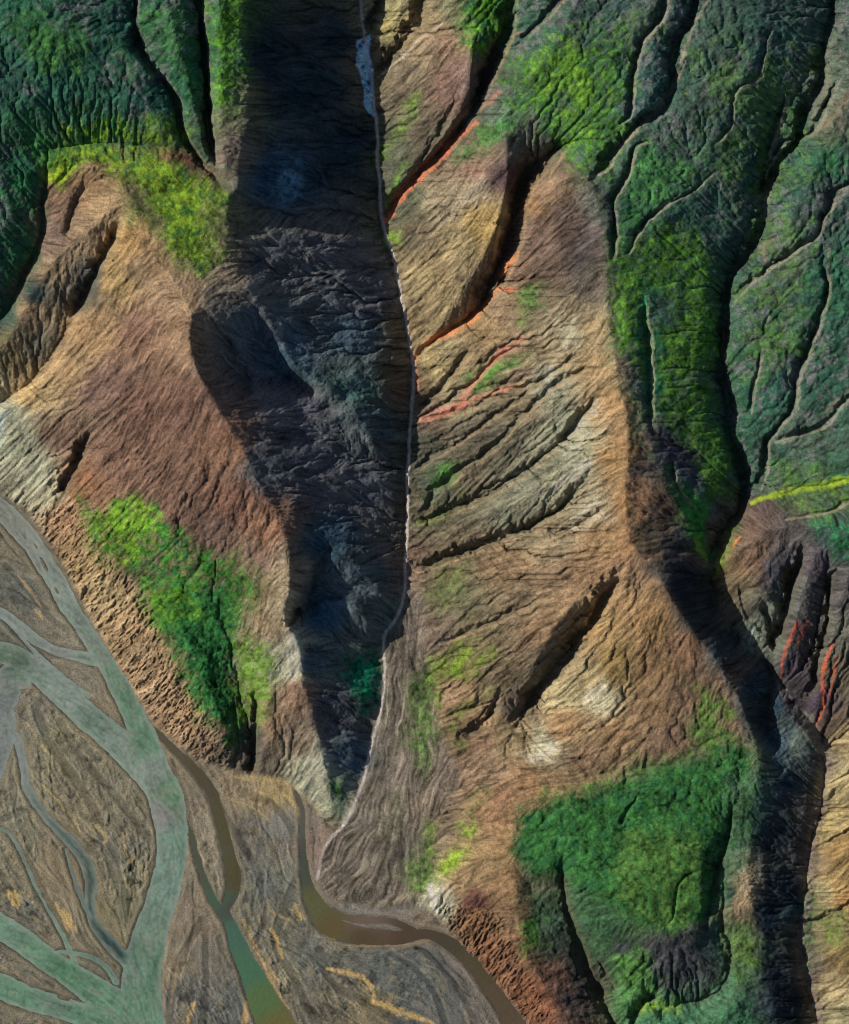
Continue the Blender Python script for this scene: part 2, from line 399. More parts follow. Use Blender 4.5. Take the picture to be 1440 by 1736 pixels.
# how deeply rain cuts each district: x, y, incision
KP = [(100,100,1.6),(250,60,1.5),(480,100,0.6),(520,250,0.6),(530,450,0.6),(430,600,0.5),(520,760,0.3),(560,900,0.3),(560,1060,0.2),(560,1250,0.3),
 (300,360,0.15),(150,420,.2),(200,600,.4),(120,700,0.5),(300,700,0.55),(350,850,0.6),(430,950,0.6),(200,980,.5),(300,1180,.5),(480,1180,0.8),
 (720,100,1.1),(720,250,1),(760,450,1.19),(720,650,1.36),(950,400,1.36),(820,700,2.21),(900,820,2.38),(960,900,2.21),(850,1000,1.87),(800,1120,1.7),(700,1200,0.25),(1000,1000,1.19),
 (1060,1100,0.5),(1100,1200,0.6),(1000,1260,0.9),(880,1320,1),(650,1400,0.2),(950,130,1.5),(1200,200,2),(1350,300,2),(1150,500,1.2),(1350,600,2),(1250,80,2),(1100,300,1.8),(1380,850,1),(1260,950,0.8),(1400,1100,1.3),
 (1410,1400,1.2),(1320,1400,0.6),(1000,1420,0.7),(1100,1500,0.6),(1150,1650,1),(860,1500,0.3),(830,1600,1.2),(950,1680,0.8)]
K3 = field(KP, x3, y3)[..., 0]
K3 = K3*ss(4, -14, pm3)
h3 = blur(h3, 2)
h3 = h3+ss(4, -20, pm3)*(fbm(x3, y3, 90, 5, 3)*9+fbm(x3, y3, 22, 3, 9)*2.2)
GP = [(415,-140),(412,0),(422,113),(405,260),(386,330),(390,410),(405,467),(340,490),(320,545),(330,620),(400,745),(470,870),(493,960),(490,1060),(512,1130),(545,1270),(575,1395),(620,1290),(645,1180),(645,1080),(682,1000),(688,780),(694,640),(670,480),(641,380),(630,200),(600,-140)]
EP = [(1080,960),(1140,940),(1205,962),(1225,1060),(1300,1120),(1350,1200),(1395,1290),(1370,1420),(1350,1600),(1375,1880),(1320,1880),(1285,1600),(1275,1400),(1285,1270),(1200,1110),(1140,1010)]
wall = np.maximum(ss(0, 30, polymask(GP, x3, y3)), ss(0, 16, polymask(EP, x3, y3)))
rdg = 1-2*np.abs(fbm(x3*.42+y3*.12, y3*.95-x3*.22, 55, 5, 15, .5))
h3 = h3+wall*(rdg*6+fbm(x3*.5, y3, 16, 3, 17)*2.2)
# upsample to the full grid, cut the traced gullies, then let the water find its way again
h3, A3 = erode(h3, 3.0, .0075*K3, 14, 1, diff=.12)
log('eroded coarse')
gyf, gxf = np.mgrid[0:NY, 0:NX].astype(np.float32)
h = bil(blur(h3, 1), gxf*STEP/3, gyf*STEP/3).astype(np.float32)
PM = bil(pm3, gxf*STEP/3, gyf*STEP/3).astype(np.float32)
KF = bil(K3, gxf*STEP/3, gyf*STEP/3).astype(np.float32)
WX = fbm(X, Y, 45, 4, 21)*7; WY = fbm(X, Y, 45, 4, 31)*7
CUT = np.zeros((NY, NX), np.float32)
WV = fbm(X, Y, 38, 3, 41); WX2 = fbm(X, Y, 14, 3, 43)*3.2; WY2 = fbm(X, Y, 14, 3, 44)*3.2
for pts, w, d in CARVES:
    ne = pts[-1][0] > 1030 and pts[-1][1] < 900; w = w*(.8 if ne else 1)
    p = smooth_line(pts)
    sl, dist, _, arc = linedist(p, w*3.6+14, X+WX+WX2, Y+WY+WY2)
    ww = w*(.5+.5*np.minimum(1, arc*3))*np.clip(1+.5*WV[sl]+.9*WX2[sl]/3.2, .25, 1.9); v = np.clip(1-dist/ww, 0, 1)
    env = np.minimum(1, arc*5+.1)*np.minimum(1, (1-arc)*6+.35)
    h[sl] -= (.28 if ne else .42)*d*np.clip(1-dist/(w*3.2), 0, 1)**1.3*env*(1+.4*WV[sl])
    h[sl] -= .8*d*np.minimum(1, v*1.35)**1.2*env*(1+.3*WV[sl]); CUT[sl] = np.maximum(CUT[sl], ss(0, .35, v)*env*min(1, d/14))
HILL = ss(3, -10, PM)
h = h+HILL*KF*fbm(X, Y, 9, 3, 77)*1.1
h, AF = erode(h, STEP, (.024*KF*HILL), 3, 5, diff=.10)
log('eroded fine')
# ------------------------------------------------------------------ rivers  (x, y, half width)
RIVER = [
 [(-140,780,15.6),(-40,838,17.2),(10,872,17.2),(48,915,17.2),(78,958,16.4),(108,1010,15.6),(140,1062,13.3),(165,1100,13.3),(190,1140,15.6),(212,1180,17.9),(228,1215,19.5),(245,1255,20.3),(262,1290,18.7),(275,1325,17.2)],
 [(-140,1080,18.7),(-20,1103,17.9),(20,1112,18.7),(60,1135,19.5),(100,1172,20.3),(145,1212,21.8),(190,1250,23.4),(235,1288,26.5),(268,1325,28.9),(284,1365,28.1),(292,1410,26.5),(291,1450,25),(282,1495,25),(270,1540,25.7),(255,1585,28.1),(243,1630,31.2),(237,1680,33.5),(240,1736,40.6),(250,1880,70.2)],
 [(-140,1500,20.3),(-20,1560,20.3),(20,1583,20.3),(60,1612,20.3),(100,1640,21.1),(140,1668,22.6),(180,1695,25.7),(220,1720,29.6)],
 [(-140,1640,20.3),(-10,1668,20.3),(40,1690,18.7),(90,1705,17.2),(140,1722,20.3),(200,1745,31.2),(240,1880,46.8)],
 [(-140,990,8.1),(-10,1035,8.1),(30,1060,8.1),(60,1085,8.1),(95,1103,7.2),(130,1110,8.1),(160,1118,10.8)],
 [(-140,1190,23.4),(-10,1190,25),(10,1170,23.4),(20,1150,23.4),(35,1150,17.2)],
 [(-10,1170,26.5),(0,1230,26.5),(-8,1290,20.3),(-30,1340,15.6)],
 [(28,1250,6.3),(38,1290,6.3),(46,1335,7.2),(70,1375,6.3),(95,1402,7.2),(118,1425,9),(142,1455,9),(154,1490,9.9),(152,1530,8.1),(158,1560,8.1),(178,1590,9.9),(203,1615,11),(235,1650,13)],
 [(112,1440,1.5),(124,1480,2),(140,1530,2.5),(168,1580,3),(205,1625,4)],[(100,1612,2),(140,1618,3),(175,1634,4),(196,1665,5)],[(20,1062,2),(60,1105,2.5),(110,1150,2.5),(150,1180,3)],[(-20,1395,2),(20,1420,2.5),(45,1470,2.5),(70,1520,2),(110,1590,3),(130,1640,4)],
]
CHANNEL = [
 [(262,1240,5),(300,1275,6),(335,1312,8),(362,1352,9),(377,1400,9),(388,1450,10),(397,1490,12),(392,1520,10),(382,1545,7),(390,1570,9),(405,1605,13),(425,1650,18),(448,1700,25),(470,1745,32),(520,1880,45)],
 [(318,1395,3),(332,1440,4),(345,1485,5),(362,1525,6),(382,1555,7)],
]
STREAM = [
 [(500,1330,2),(512,1370,3),(514,1410,4),(515,1450,5),(518,1485,7),(528,1525,12),(548,1560,16),(578,1578,16),(620,1588,14),(680,1590,10),(722,1584,8),(760,1598,11),(795,1625,12),(828,1668,12),(855,1710,14),(880,1750,18),(960,1880,26)],
 [(523,1500,3),(560,1545,4),(610,1560,5),(660,1562,5),(700,1578,6)],
]
def river_field(lines):
    f = np.full((NY, NX), -99.0, np.float32)
    for l in lines:
        p = smooth_line(l)
        sl, dist, v, _ = linedist(p, p[:, 2].max()+26, X+WX*.35+WX2*.55, Y+WY*.35+WY2*.55)
        f[sl] = np.maximum(f[sl], v[..., 0]-dist)
    return f
F_R, F_C, F_S = river_field(RIVER), river_field(CHANNEL), river_field(STREAM)
DRY = [([(60,1200),(85,1260),(120,1310),(160,1370),(182,1440),(203,1500),(220,1570)],8),([(105,1225),(140,1285),(190,1340),(235,1400),(258,1425)],6),([(25,1430),(60,1480),(85,1530),(118,1585)],5),
 ([(108,1450),(130,1500),(150,1560),(182,1605)],3),([(-20,1400),(30,1380),(60,1365)],5),([(290,1290),(320,1380),(330,1440),(350,1500)],5),([(300,1240),(350,1330),(395,1400),(440,1480)],6),
 ([(345,1560),(310,1620),(290,1700),(285,1800)],7),([(350,1570),(350,1650),(345,1760)],6),([(372,1590),(400,1650),(420,1736),(430,1800)],5),([(410,1340),(470,1370),(500,1420),(505,1500),(480,1560)],6),
 ([(500,1500),(470,1590),(500,1660),(540,1736)],7),([(545,1610),(560,1660),(620,1700),(680,1736)],6),([(640,1600),(700,1640),(740,1690),(760,1760)],5),([(440,1480),(450,1560),(430,1600)],4),([(700,1600),(760,1650),(800,1720),(820,1800)],4),
 ([(10,960),(60,1010),(90,1050)],5),([(20,1070),(70,1110),(100,1150)],3),([(80,1130),(130,1170),(180,1210)],4),([(0,1480),(25,1520),(40,1560)],5),([(230,1345),(250,1380),(262,1400)],4)]
FD = np.full((NY, NX), -99.0, np.float32)
for pts, w_ in DRY:
    p = smooth_line(pts); sl, dist, _, _ = linedist(p, w_+20, X+WX*.6+WX2*.4, Y+WY*.6+WY2*.4); FD[sl] = np.maximum(FD[sl], w_*(1+.5*WV[sl])-dist)
# islands of gravel inside the river
for c, a, b, ang in [((75,958),16,4,62),((60,925),9,2.5,60),((30,1630),16,6,28),((55,1650),18,7,28),((85,1668),14,5,30),((108,1692),13,5,20),((95,1000),10,3,60)]:
    ca, sa = math.cos(math.radians(ang)), math.sin(math.radians(ang))
    u = ((X-c[0])*ca+(Y-c[1])*sa)/a; v = (-(X-c[0])*sa+(Y-c[1])*ca)/b
    F_R = np.minimum(F_R, (np.sqrt(u*u+v*v)-1)*b)
FW = np.maximum(np.maximum(F_R, F_C), F_S)
plain = 1-HILL
# direction of flow over the plain
fx = x3[::4, ::4]; fy = y3[::4, ::4]
FLOW = []
for l in RIVER+CHANNEL+STREAM:
    p = smooth_line(l, 2)
    for a, b in zip(p[:-1], p[1:]):
        d = b[:2]-a[:2]; d = d/(np.hypot(*d)+1e-9); FLOW.append((a[0], a[1], d[0], d[1]))
fx = x3[::4, ::4]; fy = y3[::4, ::4]
FL = bil(field(FLOW, fx, fy, 3.0, 20), gxf*STEP/12, gyf*STEP/12)
rs = np.random.RandomState(5)
N1 = blur(rs.randn(NY, NX).astype(np.float32), 1); N2 = blur(rs.randn(NY, NX).astype(np.float32), 6)
wob = fbm(X, Y, 60, 3, 51)*.7
fvx = FL[..., 0]*np.cos(wob)-FL[..., 1]*np.sin(wob); fvy = FL[..., 0]*np.sin(wob)+FL[..., 1]*np.cos(wob)
LP1 = lic(fvx, fvy, N1, 9); LP2 = lic(fvx, fvy, N2, 22)
def braids(hh, seeds, jit):
    acc = 0
    for s_ in seeds:
        q = hh+jit*fbm(x3, y3, 30, 4, 900+s_)+jit*.25*np.random.RandomState(s_).rand(*hh.shape).astype(np.float32)
        _, A = erode(q, 3.0, np.zeros_like(hh), 1, s_)
        acc = np.maximum(acc, np.clip(np.log(A/9.0)-1.2, 0, 5))
    return acc
BRP = braids(-(x3*.35+y3)*.03+h3*0, (1, 2, 3, 4), 1.6)
BRH = braids(h3, (5, 6, 7), .9)
BRP = bil(blur(BRP, 1), gxf*STEP/3+WX*.2, gyf*STEP/3+WY*.2); BRH = bil(blur(BRH, 1), gxf*STEP/3, gyf*STEP/3)
log('plain streaks')
ROUGH = [(195,1400,1),(165,1240,.8),(230,1470,1),(60,1540,1),(30,1400,.7),(120,1400,.6),(100,1480,.1),(120,1520,.1),(150,1600,.5),(80,1020,.5),(60,960,.3),(120,1150,.5),(170,1200,.3),
 (300,1250,.15),(340,1350,.4),(350,1450,.7),(320,1560,.15),(340,1620,.2),(340,1710,.9),(300,1720,.6),(430,1450,.7),(450,1380,.3),(430,1600,.8),(460,1700,.9),(500,1560,.7),(480,1500,.6),(540,1440,.2),(560,1640,.7),(620,1640,.8),(700,1650,.7),(560,1720,.8),(650,1720,.6),(800,1700,.4),(640,1560,.2),(780,1640,.3),(40,1250,.5),(90,1230,.7),(250,1580,.3),(20,1480,.8)]
rough = bil(field(ROUGH, fx, fy, 3.0, 14), gxf*STEP/12, gyf*STEP/12)[..., 0]
rough = np.clip(rough+.35*fbm(X, Y, 40, 3, 61), .05, 1.1)
LPB = lic(fvx, fvy, blur(rs.randn(NY, NX).astype(np.float32), 5), 8)
PF = fbm(X, Y, 14, 5, 66, .65)
BAR = ss(.0, .7, LPB+PF*1.4)
bar = .10*LP1*(.3+rough)+.12*LP2*(.3+rough)+PF*1.9*(.05+rough)-.42*BRP*(.25+rough)+1.3*BAR*rough**1.5-.3
dry = ss(-3, 2, FD); rt = np.random.RandomState(12); TRD = np.zeros((NY, NX), np.float32); TRP = np.zeros((NY, NX), np.float32)
mw = fbm(X, Y, 75, 3, 57)*1.1
mvx = fvx*np.cos(mw)-fvy*np.sin(mw); mvy = fvx*np.sin(mw)+fvy*np.cos(mw)
for k in range(260):
    px, py = rt.uniform(-60, 900), rt.uniform(850, 1780); q = []
    for t in range(int(rt.randint(10, 42))):
        a_, b_ = int((py+MRG)/STEP), int((px+MRG)/STEP)
        if not (0 < a_ < NY-1 and 0 < b_ < NX-1) or HILL[a_, b_] > .2 or FW[a_, b_] > 0: break
        q.append((px, py)); m_ = math.hypot(mvx[a_, b_], mvy[a_, b_])+1e-6; px += 6*mvx[a_, b_]/m_; py += 6*mvy[a_, b_]/m_
    if len(q) < 6: continue
    w_ = rt.uniform(.9, 3.4); sl, dist, _, arc = linedist(q, w_+8, X+WX2*.5, Y+WY2*.5)
    e_ = np.minimum(1, arc*4+.2)*np.minimum(1, (1-arc)*4+.2)
    if k % 5 < 3: TRD[sl] = np.maximum(TRD[sl], ss(w_+.8, w_*.3, dist)*e_)
    else: TRP[sl] = np.maximum(TRP[sl], ss(w_+.8, w_*.3, dist)*e_)
hp = 2.2-.8*TRD+.5*TRP+1.0*bar*(1-.9*dry)-.9*dry+.25*np.exp(-((FD+4)/2.5)**2)
hp = np.where(FW > -12, hp*ss(0, -12, FW)+2.2*(1-ss(0, -12, FW)), hp)
hp = hp+.45*np.exp(-((FW+7)/4.0)**2)               # low levee along each channel
hp = hp-2.4*ss(-6, 4.5, FW+1.6*PF)
h = h*HILL+hp*plain
h = np.where((HILL > 0) & (FW > -3), h-2.6*ss(-3, 3.5, FW)*HILL*ss(8, 4, h), h)
# ------------------------------------------------------------------ rills and small relief of the hills
FN0 = bil(ss(-6, 14, polymask([(690,985),(725,1010),(722,1100),(740,1180),(760,1260),(790,1330),(725,1400),(735,1490),(700,1518),(640,1536),(560,1526),(528,1490),(548,1430),(582,1395),(608,1340),(626,1270),(642,1200),(650,1140),(648,1080),(672,1045)], x3, y3)), gxf*STEP/3, gyf*STEP/3)
hb = blur(h, 22); gy_, gx_ = np.gradient(hb)
DIR = [(120,600,-.5,.85),(200,650,-.45,.88),(300,650,-.35,.9),(300,800,-.3,.95),(400,850,-.25,.96),(430,950,-.2,.97),(200,900,-.5,.85),(260,1100,-.5,.86)]
wm = polymask([(212,385),(320,540),(400,743),(486,917),(490,1050),(400,1300),(300,1270),(100,900),(0,800),(0,700)], x3[::4, ::4], y3[::4, ::4])
wm = bil(ss(-5, 25, wm), gxf*STEP/12, gyf*STEP/12)
DF = bil(field(DIR, fx, fy, 3.0, 20), gxf*STEP/12, gyf*STEP/12)
gm = np.sqrt(gx_**2+gy_**2)+1e-4; vx = -gx_/gm; vy = -gy_/gm
vx = vx*(1-wm*.8)+DF[..., 0]*wm*.8; vy = vy*(1-wm*.8)+DF[..., 1]*wm*.8
DF2 = bil(field([(700,1020,-.1,1),(690,1150,-.06,1),(650,1300,-.22,.97),(600,1440,-.62,.8),(560,1500,-.6,.6),(650,1480,-.35,.9),(700,1450,.02,1),(730,1250,-.12,1),(740,1330,-.3,.95)], fx, fy, 3.0, 20), gxf*STEP/12, gyf*STEP/12)
vx = vx*(1-FN0*.95)+DF2[..., 0]*FN0*.95; vy = vy*(1-FN0*.95)+DF2[..., 1]*FN0*.95
D3 = [(660,60,-.6,.8),(720,160,-.62,.78),(680,300,-.55,.83),(780,330,-.55,.83),(720,480,-.5,.87),(800,480,-.5,.87),(900,380,-.5,.86),(960,420,-.75,.66),(900,500,-.7,.7),(750,600,-.75,.66),(950,600,-.6,.8),(1000,560,-.35,.93),(850,660,-.85,.5),(740,700,-.85,.5),(1020,680,-.5,.85),(900,760,-.8,.6),(750,830,-.75,.65),(1030,780,-.75,.66),(960,830,-.8,.6),(850,900,-.85,.52),(1040,880,-.7,.7),(900,980,-.85,.52),(760,1000,-.8,.6),(1010,950,-.8,.6),(850,1100,-.82,.57),(1100,1080,-.55,.83),(1150,1150,-.35,.93),(1040,1150,-.75,.66),(1000,1240,-.82,.56),(1180,1220,-.25,.97),(900,1290,-.92,.4),(820,1350,-.85,.5),(1100,1250,-.55,.83),(1420,1300,-.8,.6),(1420,1500,-.8,.6),(1420,1650,-.85,.5)]
DF3 = bil(field(D3, fx, fy, 4.0, 12), gxf*STEP/12, gyf*STEP/12)
w3 = np.maximum(polymask([(640,-140),(780,-140),(870,150),(960,270),(1030,480),(1060,700),(1062,930),(1130,1000),(1280,1270),(1100,1300),(860,1400),(740,1400),(700,1010),(700,700),(650,330)], fx, fy), polymask([(1400,1260),(1600,1200),(1600,1880),(1395,1880),(1380,1500)], fx, fy))
w3 = .8*bil(ss(-6, 20, w3), gxf*STEP/12, gyf*STEP/12)*(1-FN0)
vx = vx*(1-w3)+DF3[..., 0]*w3; vy = vy*(1-w3)+DF3[..., 1]*w3
wob = fbm(X, Y, 26, 2, 91)*(.45+.25*FN0); vx, vy = vx*np.cos(wob)-vy*np.sin(wob), vx*np.sin(wob)+vy*np.cos(wob)
N3 = blur(rs.randn(NY, NX).astype(np.float32), 1); N4 = blur(rs.randn(NY, NX).astype(np.float32), 4)
LA = lic(vx, vy, N3, 9); LB = lic(vx, vy, N4, 26)
log('rills')
# x, y, rill height, wide rill height, lump height
RP = [(100,100,.45,.8,.5),(150,200,.5,1.2,.8),(30,350,.4,1.0,1.2),(250,60,.4,.8,1.2),(390,150,.4,.8,1.0),(500,150,.45,.8,.9),(300,370,.15,.2,.8),(540,450,.6,.9,.7),(430,600,.5,.6,.8),(560,800,.6,.8,.6),(560,1000,.5,.5,.7),(540,1240,.5,.6,.9),(600,660,.5,.6,1.2),
 (200,500,.45,.7,.3),(50,600,.45,.8,.5),(220,650,.65,.7,.4),(330,800,.7,.8,.4),(440,950,.6,.6,.4),(300,1000,.3,.4,1.4),(200,1000,.7,.8,2.2),(300,1200,.7,.8,2.4),(470,1220,.5,.6,.5),(40,780,.7,1.8,.4),
 (720,100,.55,.9,.5),(740,400,.6,.6,.3),(780,650,.6,.9,.4),(900,380,.4,.6,.5),(850,800,.6,1.1,.4),(960,720,.6,1.1,.4),(960,880,.6,1.3,.4),(850,1050,.6,.8,.4),(700,1250,.28,.7,.15),(640,1420,.28,.7,.15),(690,1100,.3,.7,.15),(1020,1150,.5,1.0,.2),(1150,1130,.35,.4,.3),(1040,1280,.5,1.0,.4),(1060,850,.3,.3,.3),
 (950,150,.3,.5,.9),(1200,200,.45,.8,.6),(1350,300,.5,1.0,.6),(1150,500,.25,.3,.5),(1200,700,.2,.3,.5),(1350,600,.45,.8,.45),(1380,900,.4,.8,.8),(1300,950,.3,.6,.7),(1400,1100,.6,1.6,.7),(1140,880,.3,.4,.3),
 (1420,1350,.5,1.2,.3),(1420,1600,.5,1.0,.5),(1320,1450,.5,.8,1.3),(1250,1130,.6,.8,1.8),(1330,1250,.5,.8,1.2),(1180,1030,.4,.5,.5),(1000,1420,.25,.5,1.3),(1150,1500,.15,.2,.8),(1130,1650,.5,1.8,.8),(1240,1650,.3,.5,1.2),(850,1480,.25,.3,.3),(820,1600,.7,.8,1.8),(900,1700,.5,.9,1.3),(920,1580,.3,.5,1.0)]
RF = bil(field([(p[0], p[1], p[2], p[3], p[4]) for p in RP], fx, fy, 3.0, 18), gxf*STEP/12, gyf*STEP/12)
LUMP = fbm(X, Y, 11, 4, 101, .62)
MM = .25+.95*ss(-.4, .4, fbm(X, Y, 60, 3, 107))
micro = RF[..., 0]*LA*.60*MM+RF[..., 1]*LB*.30*MM+(RF[..., 2]+.15)*LUMP*1.35-RF[..., 1]*(BRH-1)*1.1*(1-.75*FN0)+(RF[..., 0]+.4*RF[..., 2])*fbm(X, Y, 4.5, 2, 106)*1.1
steep = ss(.02, .12, gm)
h = h+HILL*micro*(.25+.75*steep)
# clefts of the river cliffs
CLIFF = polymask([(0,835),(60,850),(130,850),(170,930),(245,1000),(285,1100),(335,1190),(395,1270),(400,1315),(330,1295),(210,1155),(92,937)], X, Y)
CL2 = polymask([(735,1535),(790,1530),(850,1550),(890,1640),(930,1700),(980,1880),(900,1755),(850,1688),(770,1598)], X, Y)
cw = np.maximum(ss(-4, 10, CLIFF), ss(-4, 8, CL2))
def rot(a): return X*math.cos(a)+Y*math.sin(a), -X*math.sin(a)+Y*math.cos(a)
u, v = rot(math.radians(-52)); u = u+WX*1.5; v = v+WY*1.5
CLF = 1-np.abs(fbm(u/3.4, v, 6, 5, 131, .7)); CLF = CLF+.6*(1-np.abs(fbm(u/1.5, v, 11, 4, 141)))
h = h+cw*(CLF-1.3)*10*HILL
log('relief done')
